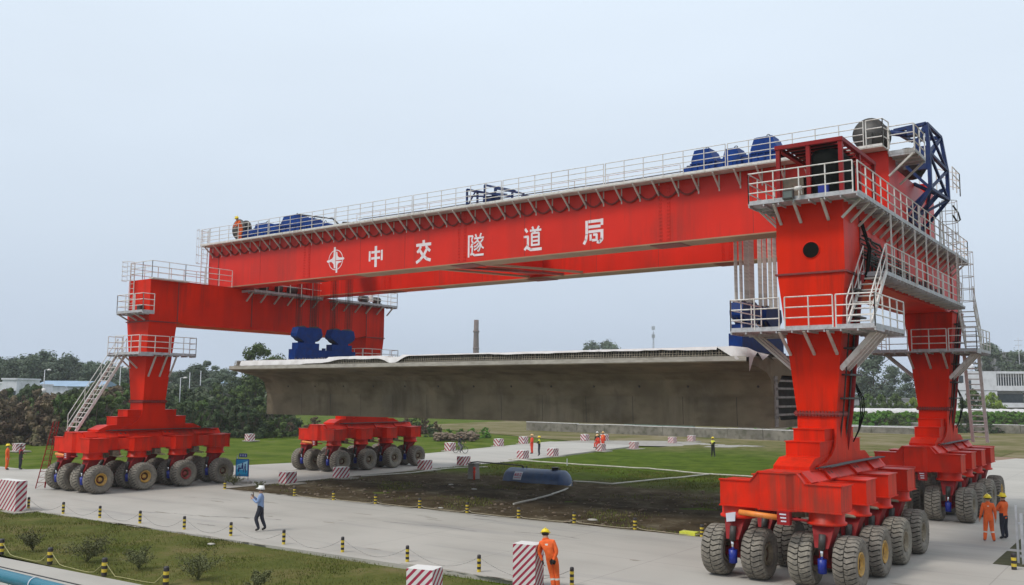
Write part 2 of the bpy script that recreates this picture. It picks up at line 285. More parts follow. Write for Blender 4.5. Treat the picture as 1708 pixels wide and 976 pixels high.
# ------------------------------------------------------------------ mesh helpers
W = {}
class MB:
    def __init__(s): s.v = []; s.f = []; s.m = []; s.sm = []; s.cur = 0; s.smooth = False
    def add(s, vs, fs):
        b = len(s.v); s.v += [tuple(v) for v in vs]
        for f in fs: s.f.append([b+i for i in f]); s.m.append(s.cur); s.sm.append(s.smooth)
        return s
    def box(s, x0, x1, y0, y1, z0, z1):
        return s.add([(x0,y0,z0),(x1,y0,z0),(x1,y1,z0),(x0,y1,z0),(x0,y0,z1),(x1,y0,z1),(x1,y1,z1),(x0,y1,z1)],
                     [(0,3,2,1),(4,5,6,7),(0,1,5,4),(1,2,6,5),(2,3,7,6),(3,0,4,7)])
    def frus(s, a, za, b, zb):
        """rect a=(x0,x1,y0,y1) at za to rect b at zb"""
        q = lambda r, z: [(r[0],r[2],z),(r[1],r[2],z),(r[1],r[3],z),(r[0],r[3],z)]
        return s.add(q(a, za)+q(b, zb), [(0,3,2,1),(4,5,6,7),(0,1,5,4),(1,2,6,5),(2,3,7,6),(3,0,4,7)])
    def bar(s, p, q, w, h=None):
        p = Vector(p); q = Vector(q); d = (q-p)
        if d.length < 1e-6: return s
        d.normalize(); h = h or w
        ref = Vector((0,0,1)) if abs(d.z) < .95 else Vector((1,0,0))
        a = d.cross(ref).normalized()*w/2; b = a.cross(d).normalized()*h/2
        vs = [p-a-b, p+a-b, p+a+b, p-a+b, q-a-b, q+a-b, q+a+b, q-a+b]
        return s.add(vs, [(0,1,2,3),(7,6,5,4),(0,4,5,1),(1,5,6,2),(2,6,7,3),(3,7,4,0)])
    def tube(s, pts, r, n=6, cap=True):
        pts = [Vector(p) for p in pts]; rings = []
        rr = r if isinstance(r, (list, tuple)) else [r]*len(pts)
        pa = None
        for i, p in enumerate(pts):
            d = (pts[min(i+1, len(pts)-1)]-pts[max(i-1, 0)]).normalized()
            if pa is None:
                ref = Vector((0,0,1)) if abs(d.z) < .9 else Vector((1,0,0)); pa = d.cross(ref).normalized()
            else: pa = (pa-d*pa.dot(d)).normalized()
            pb = d.cross(pa)
            rings.append([p+(pa*cos(2*pi*k/n)+pb*sin(2*pi*k/n))*rr[i] for k in range(n)])
        vs = [v for g in rings for v in g]; fs = []
        for i in range(len(pts)-1):
            for k in range(n):
                fs.append((i*n+k, i*n+(k+1)%n, (i+1)*n+(k+1)%n, (i+1)*n+k))
        if cap: fs.append(tuple(range(n))[::-1]); fs.append(tuple((len(pts)-1)*n+k for k in range(n)))
        sm = s.smooth; s.smooth = n >= 8; s.add(vs, fs); s.smooth = sm; return s
    def prism(s, prof, axis, a, b):
        """prof: 2-D loop; axis 0: (y,z) extruded along x; 1: (x,z) along y; 2: (x,y) along z"""
        def mk(p, t): return (t, p[0], p[1]) if axis == 0 else (p[0], t, p[1]) if axis == 1 else (p[0], p[1], t)
        n = len(prof); vs = [mk(p, a) for p in prof]+[mk(p, b) for p in prof]
        fs = [tuple(range(n)), tuple(range(2*n-1, n-1, -1))]+[(i, i+n, (i+1)%n+n, (i+1)%n) for i in range(n)]
        return s.add(vs, fs)
    def lathe(s, prof, c, axis, n=24, closed=False):
        """prof: list of (along, radius) around an axis through c"""
        c = Vector(c); vs = []
        for a, r in prof:
            for k in range(n):
                t = 2*pi*k/n; u, w = r*cos(t), r*sin(t)
                vs.append(c+(Vector((a, u, w)) if axis == 0 else Vector((w, a, u)) if axis == 1 else Vector((u, w, a))))
        fs = []; m_ = len(prof)
        for i in range(m_ if closed else m_-1):
            j = (i+1) % m_
            for k in range(n): fs.append((i*n+k, j*n+k, j*n+(k+1)%n, i*n+(k+1)%n))
        sm = s.smooth; s.smooth = True; s.add(vs, fs); s.smooth = sm; return s
    def sphere(s, c, r, n=10, m_=6, z0=-1.0, sc=(1,1,1)):
        c = Vector(c); prof = []
        vs = []; fs = []
        for i in range(m_+1):
            t = -pi/2+pi*i/m_
            for k in range(n):
                vs.append(c+Vector((r*cos(t)*cos(2*pi*k/n)*sc[0], r*cos(t)*sin(2*pi*k/n)*sc[1], max(z0, sin(t))*r*sc[2])))
        for i in range(m_):
            for k in range(n): fs.append((i*n+k, i*n+(k+1)%n, (i+1)*n+(k+1)%n, (i+1)*n+k))
        sm = s.smooth; s.smooth = True; s.add(vs, fs); s.smooth = sm; return s
    def data(s, name, mats, org=(0,0,0), recalc=True):
        org = Vector(org); me = bpy.data.meshes.new(name)
        me.from_pydata([(v[0]-org.x, v[1]-org.y, v[2]-org.z) for v in s.v], [], s.f)
        for k in (mats if isinstance(mats, (list, tuple)) else [mats]): me.materials.append(M[k])
        me.polygons.foreach_set('material_index', s.m); me.polygons.foreach_set('use_smooth', s.sm)
        if recalc:
            bm = bmesh.new(); bm.from_mesh(me); bmesh.ops.recalc_face_normals(bm, faces=bm.faces); bm.to_mesh(bm and me); bm.free()
        me.update(); return me

def tag(o, label=None, cat=None, group=None, kind=None):
    if label: o['label'] = label
    if cat: o['category'] = cat
    if group: o['group'] = group
    if kind: o['kind'] = kind
    return o
def link(name, data, loc=(0,0,0), parent=None):
    """object at WORLD loc"""
    o = bpy.data.objects.new(name, data); COL.objects.link(o); loc = Vector(loc); W[o] = loc
    if parent is not None: o.parent = parent; o.location = loc-W[parent]
    else: o.location = loc
    return o
def empty(name, loc, label=None, cat=None, group=None, rz=0):
    o = link(name, None, loc); o.rotation_euler = (0, 0, rz); o.empty_display_size = .3
    return tag(o, label, cat, group)
def part(name, mb, mats, parent, org=None):
    org = Vector(org) if org is not None else W[parent]
    return link(name, mb.data(name, mats, org), org, parent)
def lpart(name, data, parent, lloc=(0,0,0), rot=None):
    """child placed in the parent's own (rotated) frame"""
    o = bpy.data.objects.new(name, data); COL.objects.link(o); o.parent = parent; o.location = lloc
    if rot: o.rotation_euler = rot
    W[o] = W[parent]+Vector(lloc); return o
def solo(name, mb, mats, org, label, cat, group=None, rz=0):
    o = link(name, mb.data(name, mats, org), org); o.rotation_euler = (0,0,rz); return tag(o, label, cat, group)
def struct(name, mb, mats, kind='structure'):
    o = link(name, mb.data(name, mats), (0,0,0)); o['kind'] = kind; return o
def copytree(o, loc=None, parent=None):
    c = o.copy(); COL.objects.link(c); c.parent = parent
    if loc is not None: c.location = loc
    W[c] = Vector(loc) if loc is not None and parent is None else W.get(o, Vector())
    for ch in list(o.children): copytree(ch, None, c)
    return c

# ------------------------------------------------------------------ ground, roads
g = MB(); g.add([(-3500,-1500,-.14),(3500,-1500,-.14),(3500,5000,-.14),(-3500,5000,-.14)], [(0,1,2,3)]); struct('ground', g, 'ground')
def patch(name, x0, x1, y0, y1, step, z, amp, mt, fr=.35):
    b = MB(); nx = max(1, int((x1-x0)/step)); ny = max(1, int((y1-y0)/step)); b.smooth = True
    vs = []
    for j in range(ny+1):
        for i in range(nx+1):
            x = x0+(x1-x0)*i/nx; y = y0+(y1-y0)*j/ny
            ed = min(1, min(i, nx-i, j, ny-j)/2)
            h = noise.fractal(Vector((x*fr, y*fr, 3.1)), .9, 2.1, 5)*amp*ed
            vs.append((x, y, z+h))
    fs = [(j*(nx+1)+i, j*(nx+1)+i+1, (j+1)*(nx+1)+i+1, (j+1)*(nx+1)+i) for j in range(ny) for i in range(nx)]
    b.add(vs, fs); return struct(name, b, mt)
patch('field', -46.3, -14.2, 34.3, 112, .5, -.045, .13, 'field')
patch('grass_verge', -62, -12, 15.9, 22.6, .4, -.03, .06, 'strip')
g = MB(); g.add([(-60,96,-.08),(60,96,-.08),(120,400,-.08),(-160,400,-.08),(-110,120,-.08)], [(0,1,2,3,4)]); struct('far_ground', g, 'far')
g = MB(); g.add([(-16,78,-.04),(30,75,-.04),(34,97,-.04),(-18,99,-.04)], [(0,1,2,3)]); struct('bare_earth', g, 'redearth')
def slab(name, pts, z=0.0, mt='pave', th=.25):
    b = MB(); b.prism(pts, 2, z-th, z); return struct(name, b, mt)
slab('road', [(-110,22.3-2),(-47.3,22.25),(-30,22.8),(-17,23.25),(-9,23.5),(14,24.2),(14,35.2),(-15.2,34.85),(-30,34.55),(-46.2,34.25),(-68.1,33.6),(-110,33.0)], 0)
slab('runway', [(-46.1,33.3),(-46.3,52),(-46.0,65),(-48.0,80),(-49.4,92),(-61.5,92.5),(-60.6,84),(-58.2,67),(-58.2,52),(-59.3,46),(-63,40),(-68.1,33.65),(-68.1,32.6)], -.004)
slab('runway', [(-14.4,34.0),(-5.62,34.0),(-5.62,78),(-5.0,96),(-12.6,97),(-14.2,90)], -.004)
slab('pavement', [(-70,14.9),(-33,15.62),(-25,16.0),(-12,16.3),(4,16.6),(4,11.5),(-70,11.5)], .0)
slab('pavement', [(-12.1,16.6),(20,17.4),(20,24.3),(-12.1,23.4)], -.006)
slab('pavement', [(-5.66,34.0),(8,34.0),(8,60),(-5.66,60)], -.008)
for y0, y1 in ((35.62, 38.85), (39.55, 43.4), (44.1, 50)):
    b = MB(); b.box(-5.5, 2.5, y0, y1, -.05, .006); struct('planting_bed', b, 'bed')
def crack(pts, w):
    b_ = MB(); P_ = []
    for p, q in zip(pts[:-1], pts[1:]):
        for t in range(7): P_.append(Vector((p[0]+(q[0]-p[0])*t/7+random.gauss(0, .03), p[1]+(q[1]-p[1])*t/7+random.gauss(0, .03), .005)))
    P_.append(Vector((*pts[-1], .005)))
    for k_, (p, q) in enumerate(zip(P_[:-1], P_[1:])):
        n_ = Vector((-(q-p).y, (q-p).x, 0)).normalized()*w*random.uniform(.3, 1)/2; b_.add([p-n_, q-n_, q+n_, p+n_], [(0, 1, 2, 3)])
    struct('crack', b_, 'crack')
def smear(x, y, rx, ry, mt_):
    n_ = 18; b_ = MB(); pts_ = []
    for q in range(n_):
        t = 2*pi*q/n_; r_ = .55+.6*abs(noise.noise(Vector((x+cos(t)*1.3, y+sin(t)*1.3, 7)))) ; pts_.append((x+rx*r_*cos(t), y+ry*r_*sin(t), .0045))
    b_.add(pts_, [tuple(range(n_))]); struct('dirt_patch', b_, mt_)
M['smear'] = mat('trodden_dirt_film', (.27, .25, .21), .15, .9, .1, scale=4, dirt=(.35, .33, .29), dfac=.9, space='World')
for _ in range(26):
    x_ = random.uniform(-45, -16); smear(x_, 34.25+(x_+46)*.018-random.uniform(.0, .35), random.uniform(.4, 1.6), random.uniform(.08, .22), 'smear')
for _ in range(22):
    x_ = random.uniform(-48, -16); smear(x_, 22.75+(x_+30)*.033+random.uniform(-.05, .2), random.uniform(.3, 1.3), random.uniform(.06, .16), 'smear')
for _ in range(16): smear(random.uniform(-44, -6), random.uniform(24.5, 33), random.uniform(.2, .9), random.uniform(.05, .16), 'smear')
M['crack'] = mat('sealed_crack', (.17, .165, .155), .3, .9, .1, scale=3)
for pts_, w_ in (([(-36.2, 26.3), (-34.6, 27.2), (-32.8, 27.6)], .10), ([(-40.5, 25.2), (-38.4, 25.9), (-36.9, 26.1)], .06), ([(-34.8, 24.6), (-33.6, 24.7)], .08), ([(-22.6, 31.2), (-20.9, 31.6), (-19.5, 31.4)], .07), ([(-26.4, 33.4), (-25.2, 33.5)], .09),
                 ([(-19.6, 27.2), (-18.2, 27.6)], .06), ([(-17.0, 24.4), (-15.8, 24.6)], .10), ([(-44.0, 30.2), (-42.0, 30.9), (-40.6, 30.8)], .05), ([(-28.9, 30.1), (-26.2, 30.5), (-23.9, 30.4)], .05), ([(-11, 25.3), (-8.2, 25.9), (-6.4, 26.8)], .05), ([(-5.9, 29.9), (-4, 31.5)], .05), ([(-56, 26.5), (-53, 27.6), (-50.5, 27.9)], .06)):
    crack(pts_, w_)
# broken end of the left runway
b = MB(); b.add([(-49.3,92,-.03),(-40,96,-.03),(-38,101,-.03),(-52,104,-.03),(-60,98,-.03),(-61.4,92.4,-.03)], [(0,1,2,3,4,5)]); struct('worn_concrete', b, 'concrete')

# grass blades on the verge and tufts in the field (nobody could count them)
def blades(name, n, fx, hmin, hmax, mt, w=.02):
    b = MB(); vs = []; fs = []
    for _ in range(n):
        x, y, z, k = fx(); a = random.random()*2*pi; h = random.uniform(hmin, hmax)*k; ww = w*(.7+.6*random.random())
        lx, ly = cos(a)*h*.35, sin(a)*h*.35; i = len(vs)
        vs += [(x-sin(a)*ww, y+cos(a)*ww, z), (x+sin(a)*ww, y-cos(a)*ww, z), (x+lx, y+ly, z+h)]; fs.append((i, i+1, i+2))
    b.add(vs, fs); o = link(name, b.data(name, mt, recalc=False)); tag(o, None, None); o['kind'] = 'stuff'; return o
def verge():
    while True:
        x = random.uniform(-52, -12.2); y = random.uniform(16.1, 22.45+ (x+40)*.02)
        d = noise.noise(Vector((x*.45, y*.45, 0)))
        if random.random() < .55+d: return x, y, -.04, .8+.7*max(0, noise.noise(Vector((x*.2, y*.2, 5))))+.2
blades('verge_grass', 46000, verge, .025, .085, 'leafgrass', .013)
def fieldp():
    while True:
        x = random.uniform(-46, -14.6); y = random.uniform(35.2, 62)
        d = noise.noise(Vector((x*.22, y*.22, 2)))
        if random.random() < -.12+d*1.2+max(0, (y-50)/14): return x, y, -.05, 1
blades('field_grass', 22000, fieldp, .05, .16, 'leafgrass', .02)
# clods on the mud
b = MB()
for _ in range(900):
    x = random.uniform(-45.8, -14.8); y = random.uniform(35, 52)
    r = random.choice((.03, .05, .07, .12))*random.uniform(.6, 1.2)
    b.sphere((x, y, -.03), r, 5, 3, sc=(1, random.uniform(.6, 1.3), .5))
o = link('mud_clods', b.data('mud_clods', 'earth')); o['kind'] = 'stuff'

# ================================================================== GANTRY CRANE
DX, DY = -40.882, 18.215
CXN, CYN = -10.03, 32.21                  # centre of the near right leg
crane = empty('gantry_crane', (CXN+DX/2, CYN+DY/2, 0), 'giant red gantry crane on sixty-four tyres straddling the concrete bridge beam', 'gantry crane')
CORN = [(i, j, CXN+i*DX, CYN+j*DY) for i in (0, 1) for j in (0, 1)]

# ---- leg
def leg_mb():
    b = MB(); x, y = 0, 0
    z0, z1, z2 = 5.075, 9.894, 12.45
    b.frus((-.67, .67, -.74, .74), z0, (-1.165, 1.165, -.95, .95), z1)
    b.box(-1.165, 1.165, -.95, .95, z1, z2)
    return b
def flange_mb(hx, hy, z, n):
    b = MB(); b.box(-hx-.09, hx+.09, -hy-.09, hy+.09, z-.035, z+.035)
    for k in range(n):                                # bolt heads on the rim
        t = -hx+(2*hx)*k/(n-1)
        for s in (-1, 1): b.box(t-.03, t+.03, s*(hy+.05)-.03, s*(hy+.05)+.03, z-.09, z+.09)
        t = -hy+(2*hy)*k/(n-1)
        for s in (-1, 1): b.box(s*(hx+.05)-.03, s*(hx+.05)+.03, t-.03, t+.03, z-.09, z+.09)
    return b
leg_d = leg_mb().data('leg', 'red')
fl_lo = flange_mb(.67, .74, 5.075, 13).data('flange', 'seam_red')
b_up = MB(); b_up.box(-1.23, 1.23, -1.01, 1.01, 9.86, 9.925); fl_up = b_up.data('flange', 'seam_red')
pp = MB()
for s, r, mt in ((.55, .10, 0), (.30, .035, 1), (.78, .04, 1), (-.35, .03, 1)):
    pp.cur = mt
    x = lambda z: .67+(z-5.075)/4.819*.495
    pp.tube([(x(3.9)+.0, s*.9, 3.7), (x(5.2)+.10, s*.95, 5.2), (x(9.0)+.10, s, 9.0), (1.165+.14, s, 9.9)], r, 8)
for z in (5.6, 6.4, 7.3, 8.4, 9.3):
    pp.cur = 1; xx = .67+(z-5.075)/4.819*.495; pp.box(xx, xx+.3, -.5, .95, z-.03, z+.03)
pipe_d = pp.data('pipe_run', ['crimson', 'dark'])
hs = MB()
for k in range(3):
    hs.tube([(.90, .74+k*.05, 6.1), (1.0+k*.04, .88+k*.10, 5.6), (1.0+k*.03, .92+k*.12, 5.1), (.93, .84+k*.05, 4.5), (.78, .7, 4.1)], .020, 6)
hose_d = hs.data('hydraulic_hose', 'black')

# ---- pedestal: curved gusset plates with stepped boxes between
def ped_mb():
    b = MB()
    prof = [(0, 5.04), (.74, 5.04), (.76, 4.55), (.84, 4.25), (1.02, 3.97), (1.40, 3.72), (2.05, 3.52), (2.75, 3.47), (2.75, 3.335)]
    full = prof + [(-y, z) for y, z in prof[::-1][:-1]]
    b.prism(full, 0, .59, .665); b.prism(full, 0, -.665, -.59)
    b.frus((-.59, .59, -.74, .74), 3.34, (-.59, .59, -.74, .74), 5.04)
    return b
ped_d = ped_mb().data('pedestal', 'red')
steps = []
for s in (-1, 1):
    for (y0, y1, z0, z1, hx) in ((.74, 1.62, 4.0, 4.56, .52), (.74, 2.28, 3.60, 4.17, .56)):
        b = MB(); a_, b_ = sorted((s*y0, s*y1)); b.box(-hx, hx, a_, b_, z0, z1)
        b.box(-hx-.03, hx+.03, a_-.03*(s < 0), b_+.03*(s > 0), z1, z1+.025); steps.append(b.data('step_box', 'red'))
    b = MB()                                         # sloping lowest box
    pr = [(s*.74, 3.337), (s*3.42, 3.337), (s*3.42, 3.46), (s*2.85, 3.70), (s*.74, 3.78)]
    b.prism(pr, 0, -.58, .58); steps.append(b.data('step_box', 'red'))

# ---- bogie
AY = [-4.05+2.70*k for k in range(4)]
def arm_mb(s, end=0):
    b = MB(); x0, x1 = (.86, 1.86) if s > 0 else (-1.86, -.86)
    b.box(x0, x1, -.55, .55, 2.27, 3.0)
    b.box(x0-.0, x1+(.045 if s > 0 else 0), -.6, .6, 3.0, 3.03) if s > 0 else b.box(x0-.045, x1, -.6, .6, 3.0, 3.03)
    (b.box(x0, x1+.045, -.6, .6, 2.24, 2.27) if s > 0 else b.box(x0-.045, x1, -.6, .6, 2.24, 2.27))
    # gusset from the spine, tapering
    q = .9*s
    if end >= 0: b.prism([(s*.86, .55), (s*.86, 1.0), (s*1.3, .55)], 2, 2.34, 2.96)
    if end <= 0: b.prism([(s*.86, -.55), (s*.86, -1.0), (s*1.3, -.55)], 2, 2.34, 2.96)
    return b
arm_d = {(s, q): arm_mb(s, q).data('arm', 'bogie_red') for s in (-1, 1) for q in (-1, 0, 1)}
def spine_mb():
    b = MB(); y0, y1 = -4.58, 4.62
    b.prism([(-.86, 2.30), (.86, 2.30), (.86, 3.03), (.58, 3.33), (-.60, 3.33), (-.86, 3.03)], 1, y0, y1)
    b.box(-.64, .62, y0-.03, y1+.03, 3.33, 3.355)     # top plate
    TP = [(-1.90, 3.03), (-.88, 3.03), (-.62, 3.335), (.58, 3.335), (.82, 3.03), (1.90, 3.03)]
    for s_, y in ((-1, y0), (1, y1)):                 # full-width end plate with its sloping shoulders
        ya, yb = sorted((y+s_*.022, y+s_*.060))
        b.prism([(-1.87, 2.262), (1.87, 2.262), (1.87, 3.025), (.82, 3.025), (.58, 3.33), (-.62, 3.33), (-.88, 3.025), (-1.87, 3.025)], 1, ya, yb)
        for p, q in zip(TP[:-1], TP[1:]): b.bar((p[0], y+s_*.0, p[1]+.018), (q[0], y+s_*.0, q[1]+.018), .20, .028)
        b.bar((-1.90, y, 2.245), (1.90, y, 2.245), .20, .028)
    # nose: chamfered box standing proud of the end plate
    for s_, y in ((-1, y0), (1, y1)):
        pr = [(-.60, y), (-.52, y+s_*.20), (.30, y+s_*.20), (.56, y)]
        b.prism(pr, 2, 2.27, 3.315)
        b.prism([(-.62, y), (-.55, y+s_*.23), (.32, y+s_*.23), (.58, y)], 2, 3.32, 3.345)
        b.prism([(-.72, y), (-.58, y+s_*.24), (.36, y+s_*.24), (.68, y)], 2, 2.21, 2.27)
    return b
spine_d = spine_mb().data('bogie_frame', 'bogie_red')
def lug_mb(holes):
    b = MB()
    w = .36; b.add([(.60,-w,3.36),(.60,w,3.36),(.90,w,3.05),(.90,-w,3.05),(.655,-w,3.41),(.655,w,3.41),(.955,w,3.10),(.955,-w,3.10)],
          [(0,1,2,3),(7,6,5,4),(0,4,5,1),(1,5,6,2),(2,6,7,3),(3,7,4,0)])
    if holes:
        b.cur = 1
        for y in (-.15, .15):
            c = Vector((.805, y, 3.262)); n_ = Vector((.69, 0, .72)).normalized(); u = Vector((0,1,0)); v = n_.cross(u)
            b.add([c+n_*.004+(u*cos(t*pi/4)+v*sin(t*pi/4))*.06 for t in range(8)], [tuple(range(8))])
    return b
lug_h = lug_mb(True).data('lug_plate', ['bogie_red', 'dark']); lug_p = lug_mb(False).data('lug_plate', ['bogie_red', 'dark'])
pb = MB()
for k in range(5): pb.tube([(.64+.055*k, -3.0+.2*k, 3.40+.02*(k % 2)), (.66+.055*k, 0, 3.42), (.66+.055*k, 4.4, 3.40)], .022, 5)
pipes_d = pb.data('pipe_run', 'dark')
# underside clutter: cross pipes, valve blocks, cables
cl = MB()
for y in (-2.7, 0.0, 2.7):
    cl.tube([(-1.6, y, 2.02), (-.5, y+.2, 1.92), (.6, y-.1, 2.0), (1.7, y+.1, 1.94)], .035, 5)
    cl.tube([(-1.6, y+.3, 1.95), (0, y+.4, 2.1), (1.6, y+.3, 1.95)], .028, 5)
    cl.box(-.28, .25, y-.3, y+.2, 1.85, 2.28); cl.box(.5, .8, y+.1, y+.5, 1.95, 2.26)
under_d = cl.data('hydraulic_valves', 'rim_dust')
# suspension: turret, yoke, trailing arm, axle, cylinder
TX = {-1: -1.50, 1: 1.26}
def susp_mb():
    b = MB()
    b.lathe([(1.84, .50), (1.86, .58), (1.93, .58), (1.95, .52), (2.24, .52)], (0,0,0), 2, 20)
    b.lathe([(1.84, 0), (1.84, .5)], (0,0,0), 2, 20)
    b.smooth = False
    b.cur = 1
    b.frus((-.2, .2, -.58, -.12), 1.22, (-.34, .34, -.35, .35), 1.88)
    b.prism([(-.44, 1.34), (-.22, 1.42), (.22, .92), (.18, .62), (-.06, .58), (-.40, .90), (-.44, 1.25)], 0, -.13, .13)
    b.tube([(-.78, 0, .766), (.78, 0, .766)], .14, 10)
    return b
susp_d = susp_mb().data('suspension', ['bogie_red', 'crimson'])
b = MB(); b.tube([(-.02, -.50, .50), (0, -.55, .90)], .13, 12); b.cur = 1; b.tube([(0, -.55, .90), (.01, -.60, 1.18)], .05, 10)
b.cur = 2; b.tube([(.01, -.60, 1.18), (.03, -.56, 1.62)], .10, 10); cyl_d = b.data('suspension_cylinder', ['cyl_blue', 'chrome', 'dark'])

# ---- tyre and rim
def tyre_mb():
    b = MB(); n = 44; hw = .345; ro = .762
    prof = [(-.235, .335), (-.30, .40), (-.335, .52), (-.345, .62), (-.325, .70), (-.27, .745), (-.13, .76), (.13, .76), (.27, .745), (.325, .70), (.345, .62), (.335, .52), (.30, .40), (.235, .335)]
    b.cur = 0; b.lathe(prof, (0,0,0), 0, n, closed=True)
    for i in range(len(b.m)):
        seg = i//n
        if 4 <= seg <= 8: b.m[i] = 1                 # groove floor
    # lugs: wavy transverse bars, two rows meeting in the middle
    N = 30; b.smooth = False
    for side in (-1, 1):
        for k in range(N):
            t0 = 2*pi*(k+(.5 if side > 0 else 0))/N; w = 2*pi/N*.80
            st = [(.012, .765, .0), (.09, .765, .035), (.18, .757, -.01), (.27, .738, -.06), (.327, .690, -.075), (.348, .625, -.075)]
            vs = []
            for x, r, off in st:
                rr = r+.03 if r > .7 else r+.012
                for a in (t0+off-w/2, t0+off+w/2):
                    vs.append((side*x, r*.985*cos(a), r*.985*sin(a)))
                for a in (t0+off+w/2*.93, t0+off-w/2*.93):
                    vs.append((side*(x+(.012 if r < .7 else 0)), rr*cos(a), rr*sin(a)))
            fs = []
            for i in range(len(st)-1):
                o_ = i*4; p_ = o_+4
                for q in range(4):
                    if q == 0: continue              # hidden inner face
                    fs.append((o_+q, o_+(q+1) % 4, p_+(q+1) % 4, p_+q))
            fs.append((0,1,2,3)); fs.append(tuple((len(st)-1)*4+q for q in (3,2,1,0)))
            b.cur = 0; b.add(vs, fs)
    return b
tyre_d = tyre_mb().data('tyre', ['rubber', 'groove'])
def rim_data(m0):
    b = MB()
    for s in (-1, 1):
        b.cur = 0
        b.lathe([(s*.235, .335), (s*.30, .355), (s*.315, .33), (s*.30, .30), (s*.235, .275), (s*.20, .23)], (0,0,0), 0, 28)
        b.cur = 1; b.lathe([(s*.20, .23), (s*.08, .22), (s*.07, .0001)], (0,0,0), 0, 28)
        b.cur = 2; b.lathe([(s*.07, .13), (s*.20, .12), (s*.21, .0001)], (0,0,0), 0, 16)
        b.smooth = False
        for k in range(12):
            a = 2*pi*k/12; b.box(*(sorted((s*.19, s*.235))), .252*cos(a)-.015, .252*cos(a)+.015, .252*sin(a)-.015, .252*sin(a)+.015)
    return b.data('rim', [m0, 'rim_in', 'rim_red' if m0 == 'rim_red' else m0])
rims = {k: rim_data(k) for k in ('rim_yellow', 'rim_dust', 'rim_red')}
RIMSEL = {(0,0,0): 'rim_yellow', (0,0,1): 'rim_yellow', (1,0,0): 'rim_yellow', (1,0,1): 'rim_yellow', (1,0,2): 'rim_red', (0,1,3): 'rim_yellow'}
WX = [-2.18, -.86, .60, 1.92]

for (i, j, cx, cy) in CORN:
    o0 = (cx, cy, 0)
    lg = link('leg', leg_d, o0, crane)
    link('flange', fl_lo, o0, lg); link('flange', fl_up, o0, lg)
    if i == 0: link('pipe_run', pipe_d, o0, lg); link('hydraulic_hose', hose_d, o0, lg)
    if i == 0 and j == 0:
        b = MB(); y = cy-.95
        b.add([(cx+.04+.28*cos(2*pi*k/24), y-.006, 10.69+.28*sin(2*pi*k/24)) for k in range(24)], [tuple(range(24))])  # flat black disc paints in the dark inside of the hole
        b.cur = 1; b.lathe([(-.02, .28), (-.02, .31), (0, .31)], (cx+.04, y, 10.69), 1, 24)
        part('manhole', b, ['black', 'red'], lg)
    pd = link('pedestal', ped_d, o0, crane)
    for d in steps: link('step_box', d, o0, pd)
    bo = link('bogie_frame', spine_d, o0, crane)
    for k, ay in enumerate(AY):
        for s in (-1, 1): link('arm', arm_d[s, 1 if k == 0 else -1 if k == 3 else 0], (cx, cy+ay, 0), bo)
    for y, h in ((-4.0, 0), (-2.0, 1), (.9, 1), (3.1, 0), (3.75, 0)): link('lug_plate', lug_h if h else lug_p, (cx-.02, cy+y, -.03), bo)
    link('pipe_run', pipes_d, o0, bo); link('hydraulic_valves', under_d, o0, bo)['kind'] = 'stuff'
    for k, ay in enumerate(AY):
        for s in (-1, 1):
            sp_ = link('suspension', susp_d, (cx+TX[s], cy+ay, 0), crane)
            link('suspension_cylinder', cyl_d, (cx+TX[s], cy+ay, 0), sp_)
        for q, wx in enumerate(WX):
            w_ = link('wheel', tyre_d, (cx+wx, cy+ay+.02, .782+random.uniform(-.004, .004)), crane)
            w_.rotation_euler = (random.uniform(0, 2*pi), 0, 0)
            rk = RIMSEL.get((i, j, k)) if q == 3 else None
            if rk is None: rk = 'rim_dust'
            lpart('rim', rims[rk], w_)
            if rk == 'rim_yellow': w_['label'] = 'wheel with a yellow rim'
            if rk == 'rim_red': w_['label'] = 'wheel with a red hub'
    # steering cylinder on the nose
    if (i, j) in ((0, 0), (1, 0), (1, 1)):
        b = MB(); yy = cy-4.62
        b.tube([(cx-1.15, yy-.26, 2.10), (cx+.10, yy-.30, 2.04)], .085, 10); b.cur = 1; b.tube([(cx+.10, yy-.30, 2.04), (cx+.95, yy-.3, 2.02)], .04, 8)
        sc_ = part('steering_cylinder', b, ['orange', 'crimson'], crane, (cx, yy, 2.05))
    b = MB(); b.box(cx+.12, cx+.50, cy-5.12, cy-4.92, 1.86, 2.24); b.cur = 1
    for q in range(3): b.box(cx+.2+q*.02, cx+.40, cy-5.124, cy-5.12, 2.15-q*.1, 2.19-q*.1)
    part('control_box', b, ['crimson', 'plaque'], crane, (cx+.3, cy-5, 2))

# stripe plate and small items on the near right bogie
b = MB(); b.add([(-11.72,27.55,2.0),(-11.40,27.55,2.06),(-11.42,27.55,1.78),(-11.70,27.55,1.74)], [(0,1,2,3)]); b.add([(-11.72,27.57,2.0),(-11.40,27.57,2.06),(-11.42,27.57,1.78),(-11.70,27.57,1.74)], [(3,2,1,0)])
part('warning_plate', b, 'plaque', crane, (-11.5,27.5,1.9))

# ---- crossbeams (portal beams between the leg heads)
for i in (0, 1):
    cx = CXN+i*DX; y0 = CYN+.95; y1 = CYN+DY-.95
    b = MB(); b.prism([(y0, 9.98), (y0, 12.45), (y1, 12.45), (y1, 9.98), (y1-.8, 9.80), (y0+.8, 9.80)], 0, cx-1.15, cx+1.15)
    b.box(cx-1.2, cx+1.2, y0+.002, y1-.002, 12.452, 12.48)
    cb = part('crossbeam', b, 'red', crane, (cx, (y0+y1)/2, 11))
    for yy in (y0+.02, y0+5.6, y1-5.6, y1-.02):
        b = MB(); b.box(cx+1.15, cx+1.18, yy-.035, yy+.035, 9.99, 12.44); part('weld_seam', b, 'seam_red', cb)
        b = MB(); b.box(cx-1.18, cx-1.15, yy-.035, yy+.035, 9.99, 12.44); part('weld_seam', b, 'seam_red', cb)

